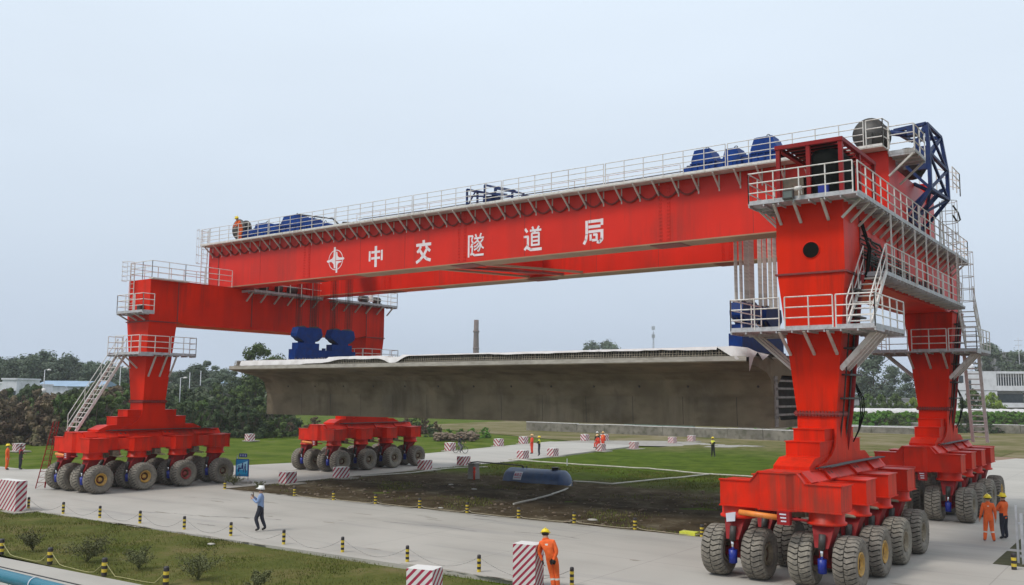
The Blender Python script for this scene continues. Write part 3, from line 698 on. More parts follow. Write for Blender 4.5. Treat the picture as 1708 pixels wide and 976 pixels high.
# ---- main girders
GX0, GX1 = -52.4, -8.72
GZ0, GZ1 = 12.50, 15.34
girders = []
for gi, (y0, y1) in enumerate(((37.15, 38.28), (44.22, 45.38))):
    b = MB(); b.box(GX0, GX1, y0, y1, GZ0+.06, GZ1)
    b.cur = 1; b.box(GX0, GX1, y0-.05, y1+.05, GZ0, GZ0+.06)
    b.cur = 0; b.box(GX0, GX1, y0-.05, y1+.05, GZ1, GZ1+.03)
    gd = part('main_girder', b, ['girder_red', 'underside'], crane, ((GX0+GX1)/2, (y0+y1)/2, 14)); girders.append(gd)
    # underside strip paint is bare cream primer in the middle bay only; ends are red plates
    b = MB(); b.box(GX0, -38.5, y0-.045, y1+.045, GZ0-.012, GZ0); part('bottom_plate', b, 'girder_red', gd)
    for xs in (-42.61, -30.4, -18.49):                # bolted splices
        for fy, s in ((y0, -1), (y1, 1)):
            b = MB(); b.box(xs-.30, xs+.30, *sorted((fy+s*.012, fy)), GZ0+.12, GZ1-.1)
            for z in range(16):
                for dx_ in (-.24, -.15, .15, .24):
                    zz = GZ0+.22+z*.165; xx = xs+dx_; b.box(xx-.028, xx+.028, *sorted((fy+s*.035, fy+s*.01)), zz-.028, zz+.028)
            part('splice_plate', b, 'girder_red', gd)
        b = MB(); b.box(xs-.75, xs+.75, y0+.0, y1-.0, GZ0-.03, GZ0-.013)
        part('splice_plate', b, 'seam_red', gd)
    b = MB(); b.box(-51.34, -51.28, y0-.02, y0, GZ0+.07, GZ1-.02); part('weld_seam', b, 'seam_red', gd)
    for xs in (-47, -38, -34.5, -26.3, -22.4, -14.3):
        b = MB(); b.box(xs-.008, xs+.008, y0-.006, y0, GZ0+.08, GZ1-.02); part('weld_seam', b, 'seam_red', gd)
# cross ties between the girders
for xs in (-30.4, -9.6, -51.4):
    w_ = .45 if xs == -30.4 else .8
    b = MB(); b.box(xs-w_, xs+w_, 38.33, 44.17, 12.75, 14.9)
    b.box(xs-w_-.1, xs+w_+.1, 38.34, 44.16, 12.70, 12.75)
    part('cross_tie', b, 'girder_red', crane, (xs, 41.2, 13.8))
b = MB(); b.bar((-33.2, 38.4, 12.62), (-30.9, 44.1, 12.62), .30, .10); b.bar((-29.9, 38.4, 12.62), (-27.2, 44.1, 12.62), .26, .10)
b.cur = 1; b.bar((-31.9, 38.4, 12.60), (-28.5, 44.1, 12.60), .34, .10)
part('wind_brace', b, ['underside', 'seam_red'], crane, (-30.4, 41.2, 12.6))

# ---- lettering on the near girder (stroke polygons on a 100 x 100 cell)
def strokes(cx, cz, w, h, lst, name='character'):
    b = MB(); y = 37.15
    for k, st in enumerate(lst):
        t = st[0]*w/100
        dy = .004+.0015*k
        pts = [Vector((cx+(p[0]-50)/100*w, cz+(p[1]-50)/100*h)) for p in st[1]]
        for a, c in zip(pts[:-1], pts[1:]):
            d = (c-a); n_ = Vector((-d.y, d.x)).normalized()*t/2; e_ = d.normalized()*t*.10
            q = [a-n_-e_, a+n_-e_, c+n_+e_, c-n_+e_]
            b.add([(v.x, y-dy, v.y) for v in q], [(0,1,2,3)])
    part(name, b, 'lettering', girders[0])
ZC = 13.45; CW, CH = 1.12, 1.18
strokes(-36.75, ZC, CW, CH, [(17,[(50,100),(50,0)]), (13,[(7,78),(7,30)]), (13,[(93,78),(93,30)]), (12,[(20,72),(80,72)]), (12,[(20,42),(80,42)])])
strokes(-33.10, ZC, CW, CH, [(16,[(50,100),(50,84)]), (15,[(3,80),(97,80)]), (14,[(32,72),(24,60),(10,46)]), (14,[(66,72),(76,60),(92,48)]), (15,[(70,56),(52,30),(28,10),(4,-2)]), (15,[(26,54),(46,30),(70,12),(96,4)])])
strokes(-29.45, ZC, CW, CH, [(10,[(8,96),(8,-2)]), (9,[(8,92),(32,92)]), (9,[(32,92),(26,74),(34,58),(24,50)]), (9,[(48,98),(54,86)]), (9,[(82,100),(76,86)]), (9,[(42,80),(98,80)]),
    (8,[(66,80),(56,66),(42,58)]), (8,[(60,70),(74,58),(78,40),(70,22),(62,24)]), (8,[(66,56),(54,46),(42,42)]), (8,[(72,46),(58,34),(42,28)]), (8,[(94,72),(80,60)]), (8,[(78,56),(86,40),(98,32)]),
    (9,[(20,44),(34,44)]), (9,[(32,44),(30,18),(22,6)]), (10,[(26,14),(46,4),(98,4)])])
strokes(-25.80, ZC, CW, CH, [(12,[(8,94),(20,80)]), (10,[(2,60),(26,60)]), (12,[(24,60),(24,22),(6,4)]), (13,[(18,14),(40,2),(98,2)]), (10,[(48,100),(54,88)]), (10,[(84,100),(76,88)]), (10,[(36,84),(96,84)]),
    (9,[(66,84),(58,72)]), (10,[(46,72),(46,18)]), (10,[(84,72),(84,18)]), (9,[(46,72),(84,72)]), (9,[(46,55),(84,55)]), (9,[(46,38),(84,38)]), (9,[(46,21),(84,21)])])
strokes(-22.25, ZC, CW, CH, [(13,[(16,96),(16,40),(12,18),(2,2)]), (13,[(26,92),(84,92)]), (13,[(92,98),(92,74)]), (13,[(26,70),(84,70)]), (12,[(26,50),(98,50)]), (14,[(92,50),(92,14),(80,4),(68,6)]), (11,[(36,38),(36,14)]), (11,[(66,38),(66,14)]), (11,[(50,36),(66,36)]), (11,[(44,14),(66,14)])])
# emblem: thin ring and a four-pointed compass of offset arms
b = MB(); cx, cz, y = -40.05, 13.52, 37.145; n = 48
vs = [(cx+r_*cos(2*pi*k/n)*.60, y, cz+r_*sin(2*pi*k/n)*.60) for r_ in (.94, 1.02) for k in range(n)]
b.add(vs, [(k, (k+1)%n, n+(k+1)%n, n+k) for k in range(n)])
def poly(pts, dy): b.add([(cx+p[0], y-dy, cz+p[1]) for p in pts], [tuple(range(len(pts)))])
poly([(-.17,.78),(-.02,.78),(-.02,-.50),(-.13,-.50),(-.17,-.25),(-.30,-.13),(-.50,-.05),(-.50,.04),(-.30,.10),(-.20,.22)], .003)
poly([(.02,.48),(.12,.48),(.16,.22),(.30,.12),(.70,.10),(.74,.0),(.66,-.03),(.02,-.03)], .003)
poly([(.02,-.07),(.50,-.10),(.50,-.16),(.26,-.20),(.16,-.32),(.16,-.78),(.02,-.78)], .0035)
poly([(-.02,-.04),(-.66,-.12),(-.76,-.05),(-.70,.02),(-.35,.02),(-.02,.03)], .006)
part('emblem', b, 'lettering', girders[0])

# ---- railings, decks, brackets
def rail_mb(b, pts, h=1.06, nr=3, sp=1.0, r=.024, closed=False):
    pts = [Vector(p) for p in pts]
    for k in range(nr): b_h = h*(1-k/nr); b.tube([p+Vector((0,0,b_h)) for p in pts], r, 5)
    for a, c in zip(pts[:-1], pts[1:]):
        L_ = (c-a).length; n_ = max(1, round(L_/sp))
        for q in range(n_+1):
            p = a.lerp(c, q/n_); b.tube([p-Vector((0,0,.02)), p+Vector((0,0,h))], r*1.1, 5)
    return b
def toe(b, pts, h=.10):
    for a, c in zip(pts[:-1], pts[1:]): b.bar(Vector(a)+Vector((0,0,h/2-.02)), Vector(c)+Vector((0,0,h/2-.02)), .02, h)
def walkway(rects, z, rails, braces, org, nr=3, sp=1.0, mt='deck', joists=True):
    b = MB()
    for (x0, x1, y0, y1) in rects:
        b.box(x0, x1, y0, y1, z-.07, z)
        if joists:                                    # cross joists under the plate
            if (x1-x0) > (y1-y0):
                n_ = int((x1-x0)/.5)
                for q in range(n_+1): xx = x0+.03+(x1-x0-.06)*q/max(1, n_); b.box(xx-.02, xx+.02, y0+.01, y1-.01, z-.15, z-.07)
            else:
                n_ = int((y1-y0)/.5)
                for q in range(n_+1): yy = y0+.03+(y1-y0-.06)*q/max(1, n_); b.box(x0+.01, x1-.01, yy-.02, yy+.02, z-.15, z-.07)
    for r_ in rails: toe(b, [(p[0], p[1], z) for p in r_])
    w_ = part('walkway', b, mt, crane, org)
    for r_ in rails:
        rb = MB(); rail_mb(rb, [(p[0], p[1], z) for p in r_], 1.06, nr, sp); part('railing', rb, 'white', w_)
    for p, q in braces:
        bb = MB(); bb.bar(p, q, .09, .07); part('brace', bb, 'cream', w_)
    return w_
def hwall(z, hx=True):                                # half width of the leg at height z
    t = (z-5.075)/4.819; return (.67+t*.495) if hx else (.74+t*.21)

# girder walkways: near girder outside, far girder outside
zz = 15.40
for gi, (yo, yi) in enumerate(((36.42, 37.15), (46.1, 45.38))):
    b = MB(); ya, yb = sorted((yo, yi)); b.box(GX0, GX1, ya, yb, zz-.06, zz)
    w_ = part('walkway', b, 'cream', crane, (GX0, yo, zz))
    toe_b = MB(); toe(toe_b, [(GX0, yo, zz), (GX1, yo, zz)]); part('toe_board', toe_b, 'white', w_)
    xs = [GX0, -51.4, -45.4, -39.4, -33.3, -27.2, -21.2, -15.15, -9.4]
    for a, c in zip(xs[:-1], xs[1:]):
        rb = MB(); rail_mb(rb, [(a+.05, yo, zz), (c-.05, yo, zz)], 1.06, 4 if gi == 0 else 3, .98, .02); part('railing', rb, 'white', w_)
    n_ = 44
    for q in range(n_):
        x = GX0+.4+q*.978
        if x > GX1-.1: break
        s = -1 if gi == 0 else 1
        if gi == 1 and q % 2: continue
        bb = MB(); bb.bar((x, yo-s*.03, zz-.09), (x, yi+s*.02, zz-.64), .075, .06); bb.box(x-.03, x+.03, *sorted((yi+s*.012, yi)), zz-.80, zz-.06)
        part('brace', bb, 'cream', w_)
    if gi == 0:                                       # red cable loops slung from bracket to bracket
        for q in range(n_-8):
            x = GX0+.4+q*.978; lp = MB()
            dep = .30+.04*random.random()
            lp.tube([(x+.978*t, 37.09, zz-.46-dep*4*t*(1-t)) for t in (0, .12, .3, .5, .7, .88, 1)], .045, 6)
            part('cable_loop', lp, 'seam_red', w_)
# inner walkway rail on top, girder ends
for y in (38.25, 44.3):
    rb = MB(); rail_mb(rb, [(-39.5, y, GZ1+.03), (-18.2, y, GZ1+.03)], 1.0, 2, 2.0, .018); part('railing', rb, 'white', crane, (-30, y, 15.4))
for k in range(2): 
    rb = MB(); rb.tube([(-39+6*q, 37.9+.3*k, 15.95+.1*k-.05*(q % 2)) for q in range(5)], .018, 5); part('cable', rb, 'dark', crane, (-30, 38, 15.9))

# near right leg
x0, y0 = CXN, CYN
zU = 12.40
walkway([(-11.9, -8.15, 30.45, 31.22), (-8.83, -8.15, 31.22, 50.2), (-11.9, -11.21, 31.22, 33.1)], zU,
        [[(-11.88, 33.1), (-11.88, 30.47), (-8.3, 30.47)], [(-8.17, 30.6), (-8.17, 39.4)], [(-8.17, 39.6), (-8.17, 50.18), (-8.8, 50.18)]],
        [((x, 30.5, zU-.1), (x, 31.24, zU-.72)) for x in (-11.0, -10.3, -9.35)] + [((-11.86, y, zU-.1), (-11.2, y, zU-.8)) for y in (31.4, 32.2, 33)] +
        [((-8.2, 31.1+.98*q, zU-.1), (-8.86, 31.1+.98*q, zU-.72)) for q in range(20)], (-8.2, 30.5, zU))
walkway([(-8.86, -8.08, 33.0, 48.3)], 10.02, [[(-8.10, 33.7), (-8.10, 38.2)], [(-8.10, 38.4), (-8.10, 43.2)], [(-8.10, 43.4), (-8.10, 47.6)]],
        [((-8.15, 33.6+1.05*q, 9.95), (-8.8, 33.6+1.05*q, 9.86)) for q in range(14)], (-8.2, 33, 10.05))
# hangers between upper and middle walkways
for y in (34.6, 36.4, 38.4, 40.4, 42.6, 44.8, 47.0):
    b = MB(); b.bar((-8.13, y, 9.95), (-8.13, y, zU-.1), .05); part('hanger', b, 'white', crane, (-8.13, y, 10))
# low platforms round the legs
def lowplat(cx, cy, near=True):
    z = 7.93; hx = hwall(z); hy = hwall(z, False); X0, X1, Y0, Y1 = cx-2.55, cx+2.35, cy-1.95, cy+1.9
    rects = [(X0, X1, Y0, cy-hy), (cx+hx, X1, cy-hy, Y1), (X0, cx-hx, cy-hy, Y1-.9)]
    rails = [[(X0+.02, Y1-.9), (X0+.02, Y0+.02), (X0+1.75, Y0+.02)], [(X0+1.95, Y0+.02), (X0+3.55, Y0+.02)], [(X0+3.65, Y0+.02), (X1-.02, Y0+.02), (X1-.02, Y1)]]
    br = [((cx+q, Y0+.05, z-.1), (cx+q*.98, cy-hwall(z-.8, False)-.01, z-.85)) for q in (-.82, 0.02, .80)]
    brw = [((X1-.35, cy+q, z-.1), (cx+hwall(z-1.3)+.01, cy+q, z-1.35)) for q in (-.7, -.30, .12, .65)]
    br += [((X0+.3, cy+q, z-.1), (cx-hwall(z-1.3)-.01, cy+q, z-1.35)) for q in (-.65, -.2, .3)]
    w_ = walkway(rects, z, rails, br, (cx, Y0, z))
    for p, q in brw: bb = MB(); bb.bar(p, q, .10, .16); part('brace', bb, 'white', w_)
    return w_
lowplat(CXN, CYN); lowplat(CXN, CYN+DY)
def lowplatL(cx, cy):
    z = 7.93; hx = hwall(z); hy = hwall(z, False); X0, X1, Y0, Y1 = cx-1.75, cx+1.65, cy-1.8, cy+2.1
    rects = [(X0, X1, Y0, cy-hy), (cx+hx, X1, cy-hy, Y1)]
    rails = [[(X0+.8, Y0+.02), (X1-.02, Y0+.02)], [(X1-.02, Y0+.1), (X1-.02, cy+.2)], [(X1-.02, cy+.3), (X1-.02, Y1-.02), (cx+hx, Y1-.02)], [(X0+.02, cy-hy), (X0+.02, Y0+.02)]]
    br = [((cx+q, Y0+.05, z-.1), (cx+q, cy-hwall(z-.8, False)-.01, z-.85)) for q in (-.75, 0)]
    br += [((X1-.1, cy+q, z-.1), (cx+hwall(z-1.3)+.01, cy+q, z-1.35)) for q in (-.6, .15, .8)]
    return walkway(rects, z, rails, br, (cx, Y0, z))
lowplatL(CXN+DX, CYN); lowplatL(CXN+DX, CYN+DY)

# stairs
def stair(a, b_, width, wdir, n, hand=True, rung=False):
    a = Vector(a); b_ = Vector(b_); wd_ = Vector(wdir)*width
    st = MB()
    for s in (0, 1): st.bar(a+wd_*s, b_+wd_*s, .05, .16)
    root = part('staircase', st, 'white', crane, a)
    dirn = (b_-a); hd = Vector((dirn.x, dirn.y, 0)).normalized() if Vector((dirn.x, dirn.y, 0)).length > .01 else Vector((0,1,0))
    for k in range(1, n):
        p = a.lerp(b_, k/n); t = MB()
        if rung: t.tube([p, p+wd_], .03, 6)
        else:
            q = [p-hd*.11, p+hd*.11, p+hd*.11+wd_, p-hd*.11+wd_]
            t.add([v for v in q]+[v-Vector((0,0,.035)) for v in q], [(0,1,2,3),(7,6,5,4),(0,4,5,1),(1,5,6,2),(2,6,7,3),(3,7,4,0)])
        part('tread', t, 'white', root, p)
    if hand:
        for s in (0, 1):
            h = MB(); up = Vector((0,0,.95)); h.tube([a+wd_*s, a+wd_*s+up, b_+wd_*s+up, b_+wd_*s], .024, 5); h.tube([a+wd_*s+up*.5, b_+wd_*s+up*.5], .02, 5)
            for f in (.33, .66): p = a.lerp(b_, f)+wd_*s; h.tube([p, p+up], .022, 5)
            part('handrail', h, 'white', root)
    return root
stair((-8.75, 30.9, 7.95), (-8.75, 33.15, 10.02), .75, (1,0,0), 9)
stair((-8.42, 50.0, 7.95), (-8.42, 48.35, 10.02), .70, (1,0,0), 9)
stair((-8.80, 52.9, 3.34), (-8.86, 51.9, 7.93), .68, (1,0,0), 17, hand=False, rung=True)
stair((-52.45, 28.1, 3.36), (-52.45, 30.95, 7.93), .95, (1,0,0), 17)
# loose red ladder at the far left nose
a = Vector((-53.9, 27.2, 0.05)); c = Vector((-53.0, 27.55, 3.9)); st = MB(); wv = Vector((.25, .42, 0))
st.bar(a, c, .04); st.bar(a+wv, c+wv*.6, .04); st.bar(a+wv*.5+Vector((-.5,.5,0)), c+wv*.3, .035)
for k in range(1, 12): p = a.lerp(c, k/12); st.bar(p, p+wv*(1-.4*k/12), .025)
for k in range(12): p = a.lerp(c, k/12); q = a.lerp(c, (k+1)/12); st.bar(p, q+wv*(1-.4*(k+1)/12), .014)
solo('ladder', st, 'crimson', a, 'rusty red tripod ladder leaning at the front of the leftmost wheels', 'ladder')

# left portal: head platform, top rails, ladder cages, deck beside the near girder
cx = CXN+DX
walkway([(cx-1.05, cx+1.75, CYN-1.75, CYN-.97)], 10.42, [[(cx-1.03, CYN-1.0), (cx-1.03, CYN-1.73), (cx+.75, CYN-1.73)], [(cx+.85, CYN-1.73), (cx+1.73, CYN-1.73), (cx+1.73, CYN-1.0)]],
        [((cx+q, CYN-1.7, 10.32), (cx+q, CYN-.97, 9.97)) for q in (-.95, -.1, .75)], (cx, CYN-1.7, 10.4))
b = MB(); b.box(cx+.3, cx+.6, CYN-1.25, CYN-.99, 10.45, 10.9); part('floodlight', b, 'dark', crane, (cx+.4, CYN-1.1, 10.5))
zc = 12.49
w_ = part('walkway', MB().box(cx+1.2, cx+1.62, 31.1, 33.6, zc-.07, zc), 'white', crane, (cx+1.3, 31, zc))
for pts, nr_ in (([(cx-1.1, 31.3, zc), (cx+.2, 31.3, zc), (cx+1.2, 31.3, zc), (cx+1.2, 33.6, zc)], 3), ([(cx+1.2, 33.6, zc), (cx+1.2, 35.0, zc)], 2), ([(cx+1.3, 35.0, zc), (cx+1.3, 37.0, zc)], 3), ([(cx-1.1, 31.3, zc), (cx-1.1, 36.9, zc)], 3)):
    rb = MB(); rail_mb(rb, pts, 1.08, nr_, 1.0); part('railing', rb, 'white', w_)
def cage(x, y, z0, z1, ax, zl=None):
    """caged vertical ladder; ax = outward direction"""
    ax = Vector(ax); sd_ = ax.cross(Vector((0,0,1))); b = MB(); zl = zl if zl is not None else z0
    p = Vector((x, y, 0))
    for s in (-.22, .22): b.bar(p+sd_*s+Vector((0,0,zl)), p+sd_*s+Vector((0,0,z1)), .04)
    k = zl+.3
    while k < z1: b.tube([p+sd_*-.22+Vector((0,0,k)), p+sd_*.22+Vector((0,0,k))], .016, 5); k += .3
    zs = [z0+(z1-z0)*q/4 for q in range(5)]
    ring = lambda z: [p+sd_*(.36*sin(t))+ax*(.38-.38*cos(t))+Vector((0,0,z)) for t in [pi*(-.85+1.7*q/8)+pi*0 for q in range(9)]]
    rings = [[p+sd_*(.38*cos(t))+ax*(.12+.55*sin(t))+Vector((0,0,z)) for t in [pi*q/8 for q in range(9)]] for z in zs]
    for rg in rings: b.tube(rg, .017, 4)
    for q in (0, 2, 4, 6, 8): b.tube([rg[q] for rg in rings], .014, 4)
    part('caged_ladder', b, 'white', crane, (x, y, zl))
cage(GX0-.12, 36.85, 14.3, 16.55, (-1,0,0), 12.5)
cage(cx-.75, 31.2, 12.4, 13.55, (0,-1,0), 10.45)
cage(-8.1, 43.6, 12.4, 14.3, (1,0,0)); cage(-8.05, 46.6, 10.1, 12.4, (1,0,0))
# decks on the inner face of the left crossbeam
zd = 12.36; fx = cx+1.15
walkway([(fx, fx+.72, 37.9, 44.4)], zd, [[(fx+.7, 38.4), (fx+.7, 44.4)]], [((fx+.68, 38.3+1.15*q, zd-.1), (fx+.02, 38.3+1.15*q, zd-.68)) for q in range(6)], (fx, 38, zd), nr=2)
walkway([(fx, fx+.72, 45.6, 52.1)], zd, [[(fx+.7, 45.7), (fx+.7, 52.08), (fx, 52.08)]], [((fx+.68, 45.9+1.15*q, zd-.1), (fx+.02, 45.9+1.15*q, zd-.68)) for q in range(6)], (fx, 46, zd))
for y, w in ((40.1, .5), (41.4, .35), (42.6, .6), (49.6, .7), (51.0, .5)):
    b = MB(); b.lathe([(-w/2, 0.001), (-w/2, .26), (w/2, .26), (w/2, 0.001)], (fx-.5, y, 12.85), 1, 14); b.box(fx-.8, fx-.2, y-w*.6, y+w*.6, 12.49, 12.62); part('pump', b, 'dark', crane, (fx-.5, y, 12.5))
b = MB(); b.box(fx-.55, fx-.30, 50.25, 50.45, 12.7, 13.2); part('gauge_cabinet', b, 'white', crane, (fx-.5, 50.2, 12.7))

# right portal: landing at the girder end
walkway([(-8.70, -7.72, 37.1, 39.0)], 15.22, [[(-8.7, 37.12), (-7.74, 37.12)], [(-7.74, 37.2), (-7.74, 38.98)]], [((-7.8, y, 15.1), (-8.72, y, 14.3)) for y in (37.15, 38.9)], (-8.2, 37.1, 15.2))
rb = MB(); rail_mb(rb, [(-9.35, 36.42, zz), (-8.72, 36.42, zz), (-8.66, 37.1, zz)], 1.06, 3, .6); part('railing', rb, 'white', crane, (-9, 36.4, zz))

# ---- canopy with generator on the near right head
zr, zb = 14.38, 12.48
cn_ = MB()
for (x, y) in ((-11.05, 31.25), (-9.98, 31.25), (-8.87, 31.25), (-11.05, 35.4), (-8.87, 33.4), (-8.87, 35.4)): cn_.box(x-.07, x+.07, y-.07, y+.07, zb, zr)
cn_.box(-11.15, -8.78, 31.15, 31.32, zr, zr+.14); cn_.box(-11.15, -8.78, 35.34, 35.5, zr, zr+.14); cn_.box(-11.15, -10.99, 31.32, 35.34, zr, zr+.14); cn_.box(-8.94, -8.78, 31.32, 35.34, zr, zr+.14)
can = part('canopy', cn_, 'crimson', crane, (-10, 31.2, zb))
for q in range(9):
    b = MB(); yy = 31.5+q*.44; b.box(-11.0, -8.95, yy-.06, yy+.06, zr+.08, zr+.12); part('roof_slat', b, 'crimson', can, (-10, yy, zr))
b = MB(); vs = []; nx_, ny_ = 8, 7
for jy in range(ny_+1):
    for ix in range(nx_+1):
        x = -11.0+1.75*ix/nx_; y = 31.35+3.6*jy/ny_
        vs.append((x, y, zr+.17+.28*math.exp(-((x+9.75)**2+(y-32.2)**2)*4)+.03*noise.noise(Vector((x*2, y*2, 0)))))
b.add(vs, [(jy*(nx_+1)+ix, jy*(nx_+1)+ix+1, (jy+1)*(nx_+1)+ix+1, (jy+1)*(nx_+1)+ix) for jy in range(ny_) for ix in range(nx_)]); part('roof_sheet', b, 'black', can)
# generator under black sheeting, draped
b = MB(); ring_n = 20
def rr_(z, k): 
    t = 2*pi*k/ring_n; c_, s_ = cos(t), sin(t); e_ = 4
    r0 = 1/((abs(c_)**e_+abs(s_)**e_)**(1/e_)); wob = 1+.05*noise.noise(Vector((c_*3, s_*3, z*2)))
    return r0*wob
vs = []; zsn = [zb, 12.8, 13.4, 14.0, 14.25, 14.36]
for zi, z in enumerate(zsn):
    kx = (.56, .56, .58, .56, .46, .25)[zi]
    for k in range(ring_n): vs.append((-9.55+kx*rr_(z, k)*cos(2*pi*k/ring_n), 32.6+1.3*kx/.56*rr_(z, k)*sin(2*pi*k/ring_n), z))
fs = [(i*ring_n+k, i*ring_n+(k+1)%ring_n, (i+1)*ring_n+(k+1)%ring_n, (i+1)*ring_n+k) for i in range(len(zsn)-1) for k in range(ring_n)]+[tuple((len(zsn)-1)*ring_n+k for k in range(ring_n))]
b.smooth = True; b.add(vs, fs); part('covered_generator', b, 'black', crane, (-9.5, 32.6, zb))
b = MB(); b.box(-10.95, -10.2, 31.32, 32.6, zb, 13.35); b.box(-10.9, -10.6, 31.30, 31.32, 12.7, 13.1); part('fuel_cabinet', b, 'olive', crane, (-10.6, 32, zb))
b = MB(); b.box(-9.62, -9.30, 31.05, 31.25, zb, 12.90); part('control_box', b, 'cyl_blue', crane, (-9.4, 31.1, zb))
# floodlight and camera on the rail
b = MB(); b.box(-10.62, -10.24, 30.32, 30.44, 12.38, 12.68); b.cur = 1; b.box(-10.58, -10.28, 30.31, 30.32, 12.42, 12.64); part('floodlight', b, ['dark', 'glass'], crane, (-10.4, 30.4, 12.5))
b = MB(); b.tube([(-9.98, 30.36, 12.72), (-10.12, 30.18, 12.66)], .075, 8); b.tube([(-9.98, 30.42, 12.5), (-10.0, 30.36, 12.7)], .025, 5); part('camera', b, 'white', crane, (-10, 30.4, 12.6))

# hydraulic lines cluttering the side of the right crossbeam
for k in range(9):
    yq = 33.0+random.random()*1.6; b = MB(); zs0 = 10.4+random.random()*1.1
    b.tube([(-8.80, yq, zs0), (-8.62, yq+.4, zs0-.1), (-8.70, yq+.9, zs0-.4*random.random()), (-8.78, yq+1.6+random.random(), zs0-.2)], .025+.015*random.random(), 5)
    part('hydraulic_hose', b, 'dark', crane, (-8.7, yq, zs0))
for k in range(5):
    b = MB(); z_ = 10.55+.13*k; b.tube([(-8.80, 33.2, z_), (-8.76, 36, z_-.02), (-8.80, 40, z_)], .03, 5); part('hydraulic_pipe', b, 'dark', crane, (-8.8, 33, z_))
for k in range(26):
    b = MB(); yy = 33.5+k*.55; b.box(-8.86, -8.80, yy-.05, yy+.05, 10.15, 10.15+random.uniform(.35, .85)); part('cable_clip', b, 'dark', crane, (-8.8, yy, 10.2))
for q in range(3):
    b = MB(); b.tube([(-8.84, 33.25+.12*q, 11.9), (-8.6, 33.3+.12*q, 10.9), (-8.62, 33.0+.1*q, 10.0), (-8.9, 32.6+.1*q, 9.3)], .04, 6); part('hydraulic_hose', b, 'black', crane, (-8.8, 33, 10))

# ---- cable drums, winches, frames on the girders
def drum(c, r, w, axis=1, mt='dark'):
    b = MB(); n_ = 28
    for s in (-1, 1): b.lathe([(s*w/2, .001), (s*w/2, r), (s*w/2+s*.04, r), (s*w/2+s*.04, .001)], c, axis, n_)
    b.cur = 1; b.lathe([(-w/2, r*.82)]+[(-w/2+w*q/12, r*.82+(.025 if q % 2 else 0)) for q in range(1, 12)]+[(w/2, r*.82)], c, axis, n_)
    b.smooth = False; b.cur = 0
    c = Vector(c); b.box(c.x-.12, c.x+.12, c.y-w/2-.15, c.y+w/2+.15, c.z-r-.05 if c.z-r-.05 > 15.38 else 15.38, c.z+.05)
    part('cable_drum', b, [mt, 'groove'], crane, c)
drum((-49.75, 37.72, 16.42), .66, .5); drum((-9.45, 37.72, 16.16), .66, .75); drum((-8.9, 41.6, 15.75), .62, .9, 1)
def winch(xa, xb, yc, flip=1, hook=True):
    # motors and gearcase between the housings
    """covered winch: base skid, humped blue housings, eyebolts"""
    L_ = xb-xa; b = MB(); z = 15.38
    b.box(xa, xb, yc-.48, yc+.48, z, z+.16)
    b.box(xa+L_*.06, xb-L_*.03, yc-.44, yc+.44, z+.16, z+.58); b.box(xa+L_*.34, xa+L_*.7, yc-.3, yc+.3, z+.58, z+.74)
    root = part('winch', b, 'blue', crane, (xa, yc, z))
    def house(u0, u1, h, sl):
        q = MB(); p0, p1 = xa+L_*u0, xa+L_*u1
        w0 = p1-p0; y0_, y1_ = yc-.54, yc+.54
        q.prism([(p0, z+.16), (p1, z+.16), (p1, z+h*.50), (p1-w0*.22, z+h*.96), (p0+w0*.14, z+h*.96), (p0, z+h*.62)], 1, y0_, y1_)
        q.box(p0+w0*.16, p1-w0*.24, yc-.40, yc+.40, z+h*.96, z+h)
        for xx_ in [p0+w0*w_/4 for w_ in (0, 1, 2, 3, 4)]: q.box(xx_-.025, xx_+.025, y0_-.05, y0_, z+.16, z+h*.5)
        q.box(p0-.05, p1+.05, y0_-.06, y1_+.06, z+h*.47, z+h*.50)
        for xx_ in (p0+.05, p1-.12): q.box(xx_, xx_+.07, yc-.53, yc+.53, z+.14, z+.46)
        part('housing', q, 'blue', root)
        if hook:
            k = MB(); c = Vector(((p0+p1)/2, yc, z+h+.08)); k.tube([c+Vector((.08*cos(t), 0, .08*sin(t)+.02)) for t in [2*pi*w/8 for w in range(9)]], .02, 5); part('lifting_eye', k, 'dark', root)
    for h_ in sl_: house(*h_, 0)
    for (u0, u1, h0, _), (v0, v1, h1, _2) in zip([(*h_, 0) for h_ in sl_][:-1], [(*h_, 0) for h_ in sl_][1:]):
        k = MB(); xm = xa+L_*(u1+v0)/2; k.tube([(xm-.3, yc-.25, z+.5), (xm+.3, yc-.25, z+.5)], .17, 12); k.tube([(xm-.35, yc+.2, z+.45), (xm+.35, yc+.2, z+.45)], .13, 10); k.box(xm-.12, xm+.12, yc-.42, yc-.1, z+.16, z+.6); part('motor', k, 'dark', root)
    return root
sl_ = [(.0, .085, .55), (.09, .33, 1.28), (.42, .60, 1.12), (.70, .97, 1.40)]
winch(-17.55, -13.0, 37.72)
sl_ = [(.0, .14, .85), (.15, .32, 1.15), (.37, .47, .95), (.49, .72, 1.35), (.74, .86, 1.0), (.88, 1.0, .6)]
winch(-49.0, -41.2, 37.72)
sl_ = [(.0, .2, .8), (.25, .6, 1.2), (.66, .98, 1.1)]
winch(-48.5, -42.5, 44.8); winch(-17.4, -12.8, 44.8)
for pts in ([(-43.9, 37.5, 15.45), (-43.9, 37.5, 16.75), (-41.2, 37.9, 16.25), (-40.2, 37.9, 15.45)], [(-40.0, 37.6, 15.42), (-40.0, 37.6, 15.85), (-37.2, 37.9, 15.5)]):
    b = MB(); [b.bar(p, q, .08) for p, q in zip(pts[:-1], pts[1:])]; part('rope_guide', b, 'dark', crane, pts[0])
b = MB()                                               # blue frame amidships
V_ = [(-30.2, 37.3), (-30.2, 38.2), (-28.9, 37.3), (-28.9, 38.2)]
